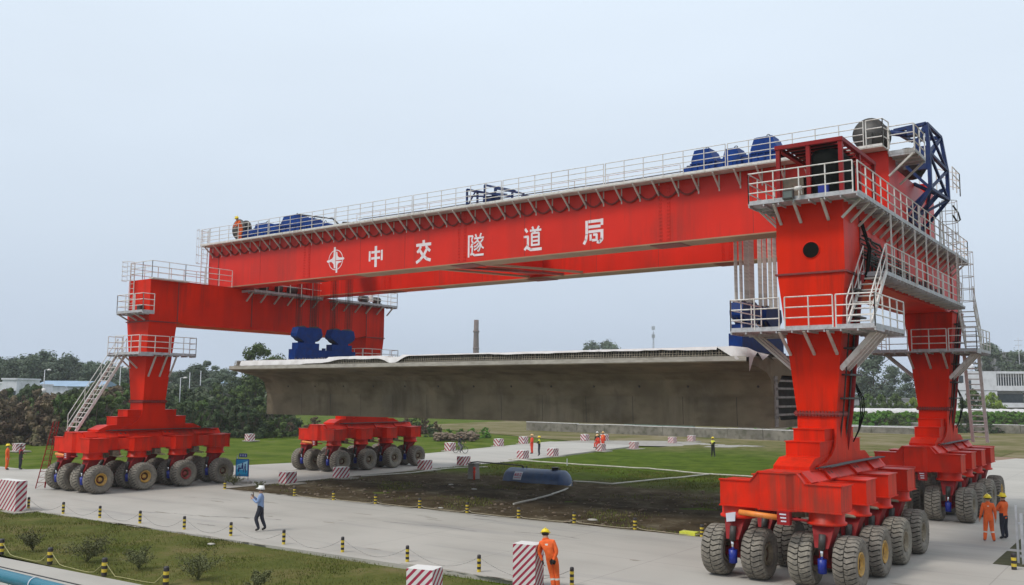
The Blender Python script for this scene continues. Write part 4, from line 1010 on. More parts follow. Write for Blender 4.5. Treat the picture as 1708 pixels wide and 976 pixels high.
for x, y, h in ((-30.2, 37.3, 1.18), (-30.2, 38.2, 1.18), (-29.0, 37.3, 1.25), (-29.0, 38.2, 1.25), (-27.2, 37.3, .62), (-27.2, 38.2, .62), (-26.6, 37.5, .45)):
    b.bar((x, y, 15.38), (x, y, 15.38+h), .09)
b.bar((-30.2, 37.3, 16.56), (-29.0, 38.2, 16.3), .08); b.bar((-30.2, 37.3, 16.56), (-30.2, 38.2, 16.56), .08); b.bar((-30.2, 38.2, 16.56), (-28.2, 38.2, 16.2), .07); b.bar((-30.2, 37.3, 16.2), (-28.6, 37.6, 16.0), .07)
b.bar((-29.0, 37.3, 16.63), (-27.1, 37.4, 16.1), .10); b.bar((-29.0, 38.2, 16.63), (-27.1, 38.2, 16.1), .10); b.bar((-29.0, 37.3, 16.2), (-27.2, 37.3, 15.8), .09); b.bar((-29.0, 37.3, 15.5), (-28.2, 37.3, 16.3), .06)
b.bar((-30.2, 37.3, 15.6), (-29.6, 37.3, 16.4), .06); b.bar((-26.6, 37.5, 15.83), (-25.4, 37.9, 15.55), .07); b.box(-29.2, -28.4, 37.4, 38.1, 15.6, 16.05)
part('cable_frame', b, 'navy', crane, (-29, 37.7, 15.4))
# blue lattice boom at the right end
b = MB(); f_ = [(-9.25,40.6,17.05),(-7.95,40.6,17.15),(-7.9,40.6,15.9),(-7.9,40.6,14.35),(-8.75,40.6,13.1)]
k_ = [(-9.1,43.0,17.15),(-7.9,43.2,17.15),(-7.7,43.2,15.6),(-7.7,43.2,14.3),(-8.75,43.0,13.0)]
for a_ in (f_, k_):
    for p, q in zip(a_[:-1], a_[1:]): b.bar(p, q, .20, .14)
for p, q in zip(f_, k_): b.bar(p, q, .14, .12)
b.bar(f_[1], k_[2], .10); b.bar(f_[2], k_[1], .10); b.bar(f_[2], k_[3], .10); b.bar(f_[3], k_[2], .10); b.bar(f_[3], k_[4], .10); b.bar(f_[4], k_[3], .10)
b.bar((-8.8,40.6,15.4), f_[3], .12); b.bar((-8.8,40.6,15.4), f_[1], .16); b.bar((-8.8,43.0,15.4), k_[1], .14); b.bar((-8.8,41.8,14.9), k_[3], .12)
b.box(-8.35, -7.85, 40.55, 40.75, 15.2, 16.2); b.box(-8.7, -8.3, 40.4, 40.8, 16.7, 17.1); b.tube([(-9.4, 40.6, 17.0), (-8.7, 40.6, 16.8)], .13, 8)
b.bar((-8.75, 41.4, 13.2), (-7.8, 42.4, 14.6), .16); b.bar((-8.75, 40.2, 13.4), (-7.9, 41.2, 14.6), .12)
boom = part('cable_boom', b, 'navy', crane, (-8.5, 41.8, 15))
b = MB(); b.tube([(-7.6,43.6,14.1), (-7.45,43.9,13.8), (-7.4,44.0,13.5), (-7.5,43.9,13.4), (-7.65,43.7,13.7)], .04, 6); part('cable_loop', b, 'dark', crane, (-7.5, 43.8, 13.8))
rb = MB(); rail_mb(rb, [(-8.7, 46.1, zz), (-7.7, 46.1, 15.0), (-7.7, 44.4, 15.0)], 1.05, 3, .8); part('railing', rb, 'white', crane, (-8, 45, 15))

# ---- hoist: ropes, blocks and spreader
for hx_ in (-45.1, -15.7):
    for bi, yc in enumerate((39.55, 42.45)):
        b = MB()
        pr = [(yc-.95, 9.80), (yc-1.10, 9.40), (yc-1.08, 9.22), (yc-.50, 8.92), (yc-.50, 8.80), (yc+.44, 8.80), (yc+.44, 8.92), (yc+1.0, 9.20), (yc+1.05, 9.40), (yc+.92, 9.80)]
        b.prism(pr, 0, hx_-.30, hx_+.30)
        hb = part('hook_block', b, 'hookblue', crane, (hx_, yc, 9.2))
        for q in range(6):
            s_ = MB(); xx = hx_-.25+q*.10; s_.lathe([(-.03, .001), (-.03, .50), (.03, .50), (.03, .001)], (xx, yc+(.5 if q % 2 else -.5), 9.42), 0, 20); part('sheave', s_, 'dark', hb)
        offs = (-.85, -.72, -.59, .30, .43, .56, .69, .82) if bi == 0 else (-.85, -.72, -.59, -.46, .50, .63, .76, .89)
        for yo_ in offs:
            for xo_ in (-.12, .12):
                r_ = MB(); r_.tube([(hx_+xo_, yc+yo_, 9.5), (hx_+xo_, yc+yo_, 14.8)], .027 if hx_ > -30 else .014, 6)
                part('hoist_rope', r_, 'rope' if hx_ > -30 else 'groove', crane, (hx_+xo_, yc+yo_, 9.5))
        b = MB(); b.box(hx_-.28, hx_+.28, yc-.98, yc+.80, 8.05, 8.82)
        part('link_box', b, 'hookblue', crane, (hx_, yc, 8.4))
        b = MB(); b.box(hx_-.6, hx_+.6, yc-1.15, yc+1.15, 14.85, 15.36); part('upper_sheave_box', b, 'blue', crane, (hx_, yc, 15))
    b = MB(); b.box(hx_-.32, hx_+.32, 38.35, 43.55, 7.70, 8.40); b.box(hx_-.08, hx_+.08, 40.9, 41.1, 8.42, 8.55); b.box(hx_-.40, hx_+.40, 38.3, 43.6, 7.60, 7.70)
    part('spreader_beam', b, 'hookblue', crane, (hx_, 41, 7.9))
    for y in (37.9, 44.6):                            # trolley beams resting on the girders
        pass
    b = MB(); b.box(hx_-.75, hx_+.75, 37.3, 45.2, 15.372, 15.50); part('trolley_beam', b, 'blue', crane, (hx_, 41, 15.4))

# ================================================================== BRIDGE BEAM
bx0, bx1 = -46.9, -13.9; yc = 41.25
HALF = [(3.25, 4.30), (3.29, 5.6), (3.55, 6.33), (4.0, 6.62), (4.7, 6.78), (6.22, 7.02), (6.22, 7.24)]
outer = [(yc-y, z) for y, z in HALF] + [(yc+y, z) for y, z in HALF[::-1]]
HIN = [(2.45, 4.62), (2.85, 4.95), (2.85, 6.05), (2.2, 6.55)]
inner = [(yc-y, z) for y, z in HIN] + [(yc+y, z) for y, z in HIN[::-1]]
b = MB(); b.smooth = False
n_ = len(outer); X_ = [bx0, bx1]; vs = [(x, y, z) for x in X_ for y, z in outer]; b.add(vs, [(k, (k+1)%n_, n_+(k+1)%n_, n_+k) for k in range(n_)])
# end faces as quads between outer and inner
def ringface(x):
    O_ = outer; I_ = inner; o_ = len(O_); q = [(x, y, z) for y, z in O_]+[(x, y, z) for y, z in I_]
    i_ = lambda k: o_+k
    f = [(0,1,i_(1),i_(0)), (1,2,i_(2),i_(1)), (2,3,i_(3),i_(2)), (3,4,i_(3)), (4,5,6,i_(3)), (6,7,i_(4),i_(3)), (7,8,9,i_(4)), (9,10,i_(4)), (10,11,i_(5),i_(4)), (11,12,i_(6),i_(5)), (12,13,i_(7),i_(6)), (13,0,i_(0),i_(7))]
    b.add(q, f)
ringface(bx0); ringface(bx1)
b.cur = 1; ni = len(inner); vs = [(x, y, z) for x in (bx0, bx1) for y, z in inner]; b.add(vs, [(k, ni+k, ni+(k+1)%ni, (k+1)%ni) for k in range(ni)])
beam = empty('bridge_beam', (-30.4, yc, 4.3), 'long grey concrete box beam with winged deck slung under the red crane', 'bridge beam')
part('box_girder', b, ['beamc', 'void'], beam)
b = MB(); b.box(bx0, bx1, yc-6.24, yc-6.0, 7.06, 7.25); b.box(bx0, bx1, yc+6.0, yc+6.24, 7.06, 7.25); part('slab_edge', b, 'beamtop', beam)
b = MB()
for s in (-1, 1):
    for k in range(250):
        x = bx0+.3+k*(bx1-bx0-.5)/250+random.uniform(-.02, .02)
        if s > 0 and k % 3: continue
        h = .36+random.uniform(-.03, .05); lean = random.uniform(-.03, .03)
        b.bar((x, yc+s*6.05, 7.22), (x+lean, yc+s*6.02, 7.24+h), .022)
    for z in (7.32, 7.42): b.tube([(bx0+.2, yc+s*6.03, z), (bx1-.2, yc+s*6.03, z)], .012, 4)
o = part('rebar_stubs', b, 'rebar', beam); o['kind'] = 'stuff'
b = MB(); b.box(bx0+.05, bx1-.05, yc-5.92, yc+5.92, 7.235, 7.30); part('deck_slab', b, 'beamtop', beam)
# dark mesh bundle behind the stubs, holds the sheet up
b = MB(); b.box(bx0+.3, bx1-.3, yc-5.9, yc-5.84, 7.25, 7.56); part('edge_shutter', b, 'dark', beam)
# drain holes along the web
for k in range(13):
    x = bx0+2.2+k*2.45
    if k in (12,): x += .8
    h = MB(); z = 6.05; t_ = (z-5.6)/.73; yy = yc-(3.29+.26*t_)-.012
    h.add([(x+.06*cos(2*pi*q/10), yy-.002-.02*sin(2*pi*q/10)*0, z+.06*sin(2*pi*q/10)) for q in range(10)], [tuple(range(10))])
    h.tube([(x, yy+.15, z), (x, yy-.006, z)], .055, 10); part('drain_hole', h, 'dark', beam, (x, yy, z))
for k in range(12):                                    # formwork joints on the near web
    x = bx0+3.3+k*2.55; f = MB(); f.add([(x-.012, yc-3.257, 4.36), (x+.012, yc-3.257, 4.36), (x+.012, yc-3.300, 5.6), (x-.012, yc-3.300, 5.6)], [(0,1,2,3)]); part('form_joint', f, 'void', beam, (x, yc-3.26, 4.4))
# stains as slightly proud slurry runs are left to the material; end formwork, tendons anchor plates and bars
def endkit(x, s):
    for sd_ in (-1, 1):
        f = MB(); yy = yc+sd_*3.05
        f.box(*sorted((x, x+s*.06)), yy-.17, yy+.17, 4.36, 6.5)
        f.cur = 1
        for z in (4.75, 5.15, 5.55, 5.95, 6.3):
            for dy_ in (-.07, .09):
                c = Vector((x+s*.065, yy+dy_, z)); f.add([c+Vector((0, .05*cos(2*pi*q/8), .07*sin(2*pi*q/8))) for q in range(8)], [tuple(range(8))])
        part('anchor_plate', f, ['formsteel', 'dark'], beam, (x, yy, 4.4))
    for k, z in enumerate((4.85, 5.2, 5.6, 5.98, 6.32)):
        f = MB(); f.box(*sorted((x-s*.15, x-s*.05)), yc-2.7, yc+2.7, z-.045, z+.045); part('inner_bar', f, 'formsteel', beam, (x, yc, z))
    f = MB(); f.box(*sorted((x-s*.6, x-s*.5)), yc-2.45, yc+2.45, 4.63, 6.5); part('bulkhead', f, 'void', beam, (x, yc, 5))
endkit(bx1, 1); endkit(bx0, -1)
b = MB(); b.box(bx1-.02, bx1+.02, yc-3.22, yc-3.0, 4.32, 4.6); part('bearing_plate', b, 'formsteel', beam)
# tarpaulin: draped sheet with sagging edge
def edge_z(x):
    v = noise.fractal(Vector((x*.16, 1.7, 0)), 1, 2, 3)*.16
    for (c, w, d) in ((-45.4, 1.2, .34), (-43.5, 1.5, .34), (-41.2, 1.6, .32), (-38.8, 1.2, .22), (-33.3, .6, .36)):
        v -= d*math.exp(-((x-c)/w)**2)
    return 7.62+max(-.32, min(.06, v))
b = MB(); b.smooth = True; nx_, rows = 160, [(6.12, None), (6.05, 1), (5.2, 2), (3.0, 2), (0, 2), (-3, 2), (-6.0, 1)]
vs = []
for j, (yo, md) in enumerate(rows):
    for i_ in range(nx_+1):
        x = bx0+.9+(bx1-bx0-2.2)*i_/nx_; ez = edge_z(x)
        if j == 0: z = min(7.60, ez-.03-.04*abs(noise.noise(Vector((x*1.3, 0, 4))))); yy = yc-yo-.03-.05*noise.noise(Vector((x*2, z, 0)))
        elif j == 1: z = 7.66+.03*noise.noise(Vector((x*.9, 3, 0)))-(.10 if ez < 7.4 else 0); yy = yc-yo
        else: z = 7.60+.05*noise.noise(Vector((x*.8, yo, 1))); yy = yc-yo
        vs.append((x, yy, z))
b.add(vs, [(j*(nx_+1)+i_, j*(nx_+1)+i_+1, (j+1)*(nx_+1)+i_+1, (j+1)*(nx_+1)+i_) for j in range(len(rows)-1) for i_ in range(nx_)])
solo('tarpaulin', b, 'tarp', (-30.4, yc-6, 7.6), 'long pale sheet draped over the top of the concrete bridge beam', 'tarpaulin')
b = MB(); vs = []; 
pts = [(-15.2, 35.10, 7.64), (-14.5, 35.02, 7.66), (-13.84, 35.0, 7.58), (-13.80, 35.05, 7.22), (-13.82, 35.12, 6.62), (-13.80, 35.55, 7.18), (-13.84, 36.1, 7.44), (-13.82, 36.6, 7.12), (-13.84, 37.4, 7.38), (-13.82, 38.0, 7.16), (-14.6, 38.4, 7.50), (-15.2, 37.6, 7.6), (-14.5, 36.2, 7.60), (-14.3, 35.0, 7.1)]
b.smooth = True
b.add(pts, [(0,1,12,11), (1,2,6,12), (2,3,5,6), (3,4,5), (6,7,8), (12,6,8,10), (8,9,10), (11,12,10), (1,13,3,2), (0,13,1)]); solo('tarpaulin', b, 'tarp', (-14, 36, 7.4), 'torn pale sheet hanging in a point at the right corner of the bridge beam', 'tarpaulin')

# ================================================================== BOLLARDS AND ROPES
def bollard_data(h, n, r=.085):
    b = MB()
    for k in range(n):
        b.cur = 0 if k % 2 == 0 else 1; z0 = h-(k+1)*h/n; z1 = h-k*h/n
        b.lathe([(z0, r), (z1, r)], (0,0,0), 2, 12)
    b.cur = 0; b.lathe([(h, r), (h+.035, r*.8), (h+.045, .001)], (0,0,0), 2, 12)
    return b
BA = [(-45.5,22.68),(-42.3,22.7),(-39.66,22.98),(-36.72,23.13),(-33.72,23.27),(-30.77,23.37),(-27.56,23.34),(-24.59,23.52),(-21.49,23.56),(-18.48,23.66),(-15.0,23.72)]
BB = [(-45.66,34.13),(-39.86,34.4),(-36.73,34.38),(-33.88,34.64),(-30.95,34.77),(-27.96,34.83),(-24.92,34.83),(-22.07,35.1),(-18.99,35.03),(-15.91,34.97)]
BC = [(-33.52,15.87),(-30.45,15.99),(-27.29,16.06),(-24.53,16.39)]
ORD = ['first', 'second', 'third', 'fourth', 'fifth', 'sixth', 'seventh', 'eighth', 'ninth', 'tenth', 'eleventh']
bdat = {'A': bollard_data(.50, 6, .062).data('bollard', ['bblack', 'yellow']), 'B': bollard_data(.44, 6, .08).data('bollard', ['bblack', 'yellow']), 'C': bollard_data(.50, 5, .082).data('bollard', ['bblack', 'yellow'])}
def bollard(p, key, label, group):
    o = link('bollard', bdat[key], (p[0], p[1], 0)); tag(o, label, 'bollard', group); return o
for k, p in enumerate(BA): bollard(p, 'A', 'slim black and yellow bollard, %s from the left along the grass edge of the road' % ORD[k], 'bollards on the grass side of the road')
for k, p in enumerate(BB): bollard(p, 'B', 'short black and yellow bollard, %s from the left along the muddy edge of the road' % ORD[k], 'bollards on the muddy side of the road')
for k, p in enumerate(BC): bollard(p, 'C', 'chunky yellow and black bollard, %s from the left by the bottom pavement' % ORD[k], 'bollards beside the bottom pavement')
bollard((-4.75, 34.85), 'C', 'black and yellow bollard at the right edge in front of the metal gate', None)
def ropes(row, h, sag, mt, label, group, r=.014):
    for k, (p, q) in enumerate(zip(row[:-1], row[1:])):
        if math.hypot(p[0]-q[0], p[1]-q[1]) > 4.5: continue
        b = MB(); sg = sag*random.uniform(.85, 1.05); pts = []
        for t in range(13):
            u = t/12; x = p[0]+(q[0]-p[0])*u; y = p[1]+(q[1]-p[1])*u; z = max(.015, h-4*sg*u*(1-u)); pts.append((x, y+.04*sin(u*7), z))
        b.tube(pts, r, 5); solo('rope', b, mt, (p[0], p[1], h), label % (ORD[k], ORD[k+1]), 'rope', group)
ropes(BA, .46, .47, 'darkrope', 'grey rope sagging between the %s and %s bollards of the grass edge', 'grey ropes between bollards', .008)
ropes(BB, .12, .3, 'paperope', 'pale rope lying slack between the %s and %s bollards of the muddy edge', 'pale ropes between bollards', .016)
ropes(BC, .44, .75, 'yelrope', 'yellowish rope hanging slack between the %s and %s bottom pavement bollards', 'yellowish ropes between bollards', .012)

# ================================================================== STRIPED BARRIERS
def barrier_data(wx, wy, h, vee, pitch=.30, top_slope=0):
    b = MB(); b.box(-wx/2, wx/2, -wy/2, wy/2, 0, h); me = b.data('barrier', 'stripes')
    uv = me.uv_layers.new(name='stripe')
    for p in me.polygons:
        for li in p.loop_indices:
            v = me.vertices[me.loops[li].vertex_index].co; n_ = p.normal
            if abs(n_.z) > .5: uv.data[li].uv = (0, -1)
            elif n_.y < -.5: t = (v.x+v.z if vee else v.x-v.z); uv.data[li].uv = (t/pitch/1.41, 0)
            elif n_.x > .5: uv.data[li].uv = (((v.y+wy/2+wx/2)-v.z)/pitch/1.41, 0) if not vee else ((wx/2*1-(v.y+wy/2)+v.z+0)/pitch/1.41, 0)
            elif n_.y > .5: uv.data[li].uv = ((-v.x-v.z)/pitch/1.41, 0)
            else: uv.data[li].uv = ((-v.y-v.z)/pitch/1.41, 0)
    me.update(); return me
BIG = barrier_data(.73, .58, 1.30, False, .155); MEDB = barrier_data(.73, .58, 1.30, False, .16); LFT = barrier_data(1.9, .5, 1.42, False, .22)
SL = barrier_data(.70, .86, .70, False, .25); VE = barrier_data(.72, .90, .78, True, .30)
PADB = MB(); PADB.box(-.62, .95, -.62, .75, -.06, .03); PADD = PADB.data('footing', 'beamtop')
def barrier(p, d, label, rz=0, pad=True, grp=None, z=0):
    o = link('barrier', d, (p[0], p[1], z)); o.rotation_euler = (0, 0, rz); tag(o, label, 'barrier', grp)
    if pad:
        f = link('footing_slab', PADD, (p[0], p[1], -.02)); tag(f, 'pale concrete pad under the '+label.replace('barrier block ', 'block '), 'footing', 'pads under striped blocks')
    return o
b1 = barrier((-15.81, 22.60), BIG, 'tall red and white striped barrier block the orange worker leans on', R(9), False)
b2 = barrier((-15.70, 17.87), MEDB, 'striped barrier block cut by the bottom of the picture on the grass', R(14), False)
b3 = barrier((-45.52, 21.85), LFT, 'large striped barrier block at the left edge on the grass corner', 0, False)
b = MB(); b.box(-46.9, -44.0, 21.3, 22.6, -.05, .02); struct('kerb_slab', b, 'beamtop')
g1 = 'red and white blocks beside the left runway'
for p, l in (((-45.75, 38.9), 'small striped barrier block just right of the blue poster board'), ((-45.9, 43.6), 'small striped barrier block in front of the far left tyres'), ((-46.1, 52.3), 'small striped barrier block below the right end of the far left bogie'),
             ((-46.5, 57.4), 'small striped barrier block in front of the cyclist'), ((-47.3, 66.7), 'small striped barrier block left of the man in red orange on the runway'), ((-47.1, 71.2), 'small striped barrier block beside the worker in the yellow vest'),
             ((-47.7, 80.9), 'small striped barrier block the crouching worker sits on'), ((-47.0, 86.6), 'small striped barrier block just right of the group of three workers')):
    barrier(p, SL, l, 0, True, g1)
g2 = 'chevron blocks on the grass side of the left runway'
for p, l in (((-59.2, 70.9), 'chevron striped barrier block left of the cyclist'), ((-60.4, 80.6), 'chevron striped barrier block on grass between cyclist and orange man'), ((-61.2, 86.4), 'chevron striped barrier block just behind the man in red orange'),
             ((-59.5, 97.1), 'chevron striped barrier block left behind the group of three'), ((-57.7, 98.8), 'chevron striped barrier block right behind the group of three'),
             ((-48.8, 99.4), 'left one of the two striped blocks out on the dry grass'), ((-48.9, 104.9), 'right one of the two striped blocks out on the dry grass'),
             ((-88.8, 69.6), 'chevron striped barrier block on grass behind the blue poster'), ((-92.4, 104.6), 'chevron striped barrier block beyond the far left bogie'), ((-89.2, 43.2), 'striped barrier block behind the two men at the left edge')):
    barrier(p, VE if 'chevron' in l else SL, l, 0, True, g2)

# ================================================================== PEOPLE
def person(loc, face, joints=None, top='orangecloth', legs=None, helmet='helmyel', label='', gloves='skin', band=False, h=1.76, vest=None, boots='boots', held=None, lean=0, grp=None):
    """body grown with the skin modifier, facing local +Y; joints may be overridden"""
    legs = legs or top
    J = dict(pel=(0,0,.93), spi=(0,.01,1.13), che=(0,.0,1.33), nec=(0,0,1.47), chn=(0,.02,1.55), hed=(0,.01,1.66),
             ls=(-.17,0,1.40), le=(-.24,-.03,1.12), lw=(-.25,.06,.87), rs=(.17,0,1.40), re=(.24,-.03,1.12), rw=(.25,.06,.87),
             lh=(-.09,0,.88), lk=(-.10,.03,.49), la=(-.11,-.02,.09), lt=(-.12,.14,.035), rh=(.09,0,.88), rk=(.10,.03,.49), ra=(.11,-.02,.09), rt=(.12,.14,.035))
    if joints: J.update(joints)
    J = {k: Vector(v) for k, v in J.items()}
    V = []; E = []; RD = []; idx = {}
    rad = dict(pel=.168, spi=.155, che=.178, nec=.064, chn=.076, hed=.100, ls=.090, le=.062, lw=.036, rs=.090, re=.062, rw=.036, lh=.118, lk=.084, la=.064, lt=.045, rh=.118, rk=.084, ra=.064, rt=.045)
    for k, v in J.items(): idx[k] = len(V); V.append(v); RD.append(rad[k])
    def e(a, c): E.append((idx[a], idx[c]))
    e('pel','spi'); e('spi','che'); e('che','nec'); e('nec','chn'); e('chn','hed')
    for s in 'lr': e('che', s+'s'); e(s+'s', s+'e'); e(s+'e', s+'w'); e('pel', s+'h'); e(s+'h', s+'k'); e(s+'k', s+'a'); e(s+'a', s+'t')
    tips = []
    for s in 'lr':                                    # palm and five fingers
        d = (J[s+'w']-J[s+'e']).normalized(); sg = -1 if s == 'l' else 1
        side = d.cross(Vector((sg, 0, 0))); side = side.normalized() if side.length > .2 else Vector((0,1,0)); inn = Vector((-sg, 0, 0))
        pm = len(V); V.append(J[s+'w']+d*.07); RD.append(.030); E.append((idx[s+'w'], pm)); tips.append(pm)
        for f in range(4):
            a = len(V); V.append(V[pm]+d*.035+side*(.028-.019*f)); RD.append(.0095); E.append((pm, a))
            c = len(V); V.append(V[a]+d*(.035+.01*(f in (1, 2)))+inn*.012); RD.append(.0085); E.append((a, c))
            t = len(V); V.append(V[c]+d*.022+inn*.022); RD.append(.0075); E.append((c, t)); tips += [a, c, t]
        a = len(V); V.append(J[s+'w']+d*.035+side*.042+inn*.01); RD.append(.011); E.append((idx[s+'w'], a))
        c = len(V); V.append(V[a]+d*.035+side*.012+inn*.015); RD.append(.009); E.append((a, c)); tips += [a, c]
    me = bpy.data.meshes.new('tmp'); me.from_pydata([tuple(v) for v in V], E, []); ob = bpy.data.objects.new('tmp', me); COL.objects.link(ob)
    md = ob.modifiers.new('s', 'SKIN'); sv = me.skin_vertices[0].data
    for i_, r in enumerate(RD): sv[i_].radius = (r, r*(.78 if i_ in (idx['pel'], idx['spi'], idx['che']) else 1)); sv[i_].use_root = (i_ == 0)
    md.use_smooth_shade = True
    ob.modifiers.new('u', 'SUBSURF').levels = 3 if band else 1
    dg = bpy.context.evaluated_depsgraph_get(); nm = bpy.data.meshes.new_from_object(ob.evaluated_get(dg)); bpy.data.objects.remove(ob); bpy.data.meshes.remove(me)
    nm.name = 'body'
    order = [top, legs, 'skin', boots, gloves, vest or top, 'hiband']; nm.materials.clear()
    for k in order: nm.materials.append(M[k])
    seg = [('pel','spi',0),('spi','che',5),('che','nec',5),('nec','chn',2),('chn','hed',2)]
    for s in 'lr': seg += [('che',s+'s',5),(s+'s',s+'e',0),(s+'e',s+'w',0),('pel',s+'h',1),(s+'h',s+'k',1),(s+'k',s+'a',1),(s+'a',s+'t',3)]
    for p in nm.polygons:
        c = p.center; best = 9; bi = 0
        for a, d, k in seg:
            A, B = J[a], J[d]; ab = B-A; t = max(0, min(1, (c-A).dot(ab)/ab.length_squared)); q = (c-(A+ab*t)).length/ (.6+.4*(rad[a]+rad[d])/.15)
            if q < best: best = q; bi = k; bt = t; bs_ = (a, d)
        for s in 'lr':
            if (c-V[tips[0 if s == 'l' else len(tips)//2]]).length < .10 and (c-J[s+'w']).dot((J[s+'w']-J[s+'e'])) > .0: bi = 4
        if band and bi in (0, 5) and bs_ in (('spi', 'che'), ('che', 'nec')) and abs(c.z-(J['che'].z+.03)) < .022: bi = 6
        if band and bs_[0][1:] == 'k' and .3 < bt < .42: bi = 6
        p.material_index = bi
    root = empty('person', loc, label, 'person', grp, rz=face)
    hs_ = h/1.76; root.scale = (hs_, hs_, hs_)
    if lean: root.rotation_euler = (0, lean, face) if False else root.rotation_euler
    lpart('body', nm, root)
    H = J['hed']; up = (J['hed']-J['chn']).normalized(); q = Vector((0,0,1)).rotation_difference(up)
    fc = MB(); 
    for s in (-1, 1): fc.sphere(H+q@Vector((s*.034, .088, .012)), .012, 6, 4); 
    fc.cur = 1; fc.bar(H+q@Vector((-.022, .092, -.045)), H+q@Vector((.022, .092, -.045)), .008)
    fc.cur = 2; fc.sphere(H+q@Vector((0, .105, -.012)), .017, 6, 4, sc=(.8, 1, 1.4))
    for s in (-1, 1): fc.sphere(H+q@Vector((s*.098, 0, -.005)), .022, 6, 4, sc=(.5, 1, 1.4))
    lpart('face', fc.data('face', ['hair', 'magenta', 'skin']), root)
    hr = MB(); hr.sphere(H+q@Vector((0, -.018, .012)), .104, 10, 6, z0=-.5, sc=(.98, .98, 1)); lpart('hair', hr.data('hair', 'hair'), root)
    if helmet:
        hm = MB(); c = H+q@Vector((0, .0, .035)); hm.sphere((0,0,0), .135, 14, 8, z0=0.0, sc=(.95, 1.12, .92)); hm.lathe([(0, .13), (-.012, .155), (.0, .158), (.01, .13)], (0,0,0), 2, 16)
        hm.box(-.07, .07, .12, .20, -.012, .004); hm.box(-.012, .012, -.12, .12, .10, .135)
        hm.v = [tuple(c+q@Vector(v)) for v in hm.v]; lpart('helmet', hm.data('helmet', helmet), root)
    if held: lpart(*held(J), root) if False else held(J, root)
    return root

# worker leaning on the big block, seen from behind, left forearm on its top
def fc(a): return a
person((-15.00, 22.62, 0), R(34), dict(pel=(.02,.0,.93), spi=(-.05,.0,1.12), che=(-.13,.02,1.31), nec=(-.17,.05,1.44), chn=(-.18,.09,1.51), hed=(-.18,.12,1.61), ls=(-.31,.04,1.34), rs=(.05,-.01,1.39),
       le=(-.36,.10,1.08), lw=(-.27,.06,.86), re=(.15,-.10,1.13), rw=(.06,-.13,.92), lh=(-.07,0,.88), lk=(.02,.04,.49), la=(.06,-.04,.09), lt=(.05,.12,.035), rh=(.11,0,.88), rk=(.15,.03,.49), ra=(.19,-.02,.09), rt=(.21,.14,.035)),
       'orangecloth', helmet='helmyel', label='worker in orange overalls and yellow helmet leaning against the tall striped block', gloves='boots', band=True, h=1.77)
def phone(J, root):
    b = MB(); c = J['lw'].lerp(J['rw'], .3)+Vector((0, .07, .12)); b.box(c.x-.04, c.x+.04, c.y-.006, c.y+.006, c.z-.075, c.z+.075); b.v = b.v; lpart('phone', b.data('phone', 'boots'), root) if False else None
person((-30.9, 24.9, 0), R(128), dict(pel=(0,-.02,.93), le=(-.22,.10,1.14), lw=(-.10,.30,1.28), re=(.20,.14,1.16), rw=(.06,.30,1.36), lk=(-.10,.16,.50), la=(-.10,.02,.11), lt=(-.10,.17,.04), rk=(.10,-.04,.50), ra=(.10,-.20,.12), rt=(.11,-.04,.04)),
       'bluecloth', 'navycloth', 'helmwht', 'man in light blue shirt and white helmet walking with his phone raised', h=1.78)
b = MB(); b.box(-.037, .037, -.005, .005, -.075, .075); o = link('phone', b.data('phone', 'boots'), (-31.18, 24.73, 1.50)); o.rotation_euler = (R(-10), 0, R(128)); tag(o, 'small dark phone held up by the man in the light blue shirt', 'phone')
person((-6.4, 41.0, 0), R(12), dict(lw=(-.30,.04,.86), lk=(-.12,.02,.49), la=(-.16,-.04,.09), lt=(-.18,.10,.035), ra=(.15,-.06,.09), rt=(.17,.08,.035)), 'orangecloth', helmet='helmyel', label='left one of two right edge workers, full orange overalls and yellow helmet, back turned', band=True, h=1.78)
person((-6.0, 42.0, 0), R(60), dict(le=(-.22,.16,1.14), lw=(-.10,.34,1.16), re=(.22,.10,1.12), rw=(.10,.30,1.10)), 'orangecloth', 'navycloth', 'helmyel', 'right one of two right edge workers, orange jacket over dark trousers', band=False, h=1.76)
person((-50.2, 72.3, 0), R(150), dict(le=(-.22,.06,1.12), lw=(-.12,.16,1.05), re=(.28,-.02,1.14)), 'redcloth', helmet='helmpale', label='man in red orange overalls and pale helmet standing alone on the left runway', h=1.8)
person((-48.2, 70.6, 0), R(120), dict(le=(-.24,.12,1.16), lw=(-.06,.26,1.18), re=(.24,.12,1.16), rw=(.06,.26,1.20), lk=(-.16,.05,.5), la=(-.22,0,.09), lt=(-.24,.14,.035)), 'blackcloth', 'navycloth', 'helmyel', 'worker in dark clothes and yellow vest beside a striped block on the runway', vest='yelcloth', h=1.74)
person((-48.35, 82.5, 0), R(170), None, 'redcloth', helmet='helmpale', label='worker in red trousers and orange vest at the right of the group of three', vest='orangecloth', band=True, h=1.8)
person((-49.1, 82.6, 0), R(200), dict(le=(-.22,.06,1.12)), 'blackcloth', 'navycloth', 'helmwht', 'worker in dark clothes and white helmet, middle of the group of three', h=1.78)
person((-47.95, 80.95, .26), R(160), dict(lh=(-.1,.02,.46), rh=(.1,.02,.46), pel=(0,0,.50), spi=(0,.04,.70), che=(0,.10,.90), nec=(0,.15,1.04), chn=(0,.18,1.11), hed=(0,.2,1.22), ls=(-.17,.1,.97), rs=(.17,.1,.97), le=(-.22,.22,.74), lw=(-.12,.42,.66), re=(.22,.22,.74), rw=(.12,.42,.66),
       lk=(-.15,.42,.50), la=(-.13,.46,.08), lt=(-.13,.60,.03), rk=(.15,.42,.50), ra=(.13,.46,.08), rt=(.13,.60,.03)), 'redcloth', helmet='helmpale', label='worker in red sitting hunched on a small striped block', h=1.76)
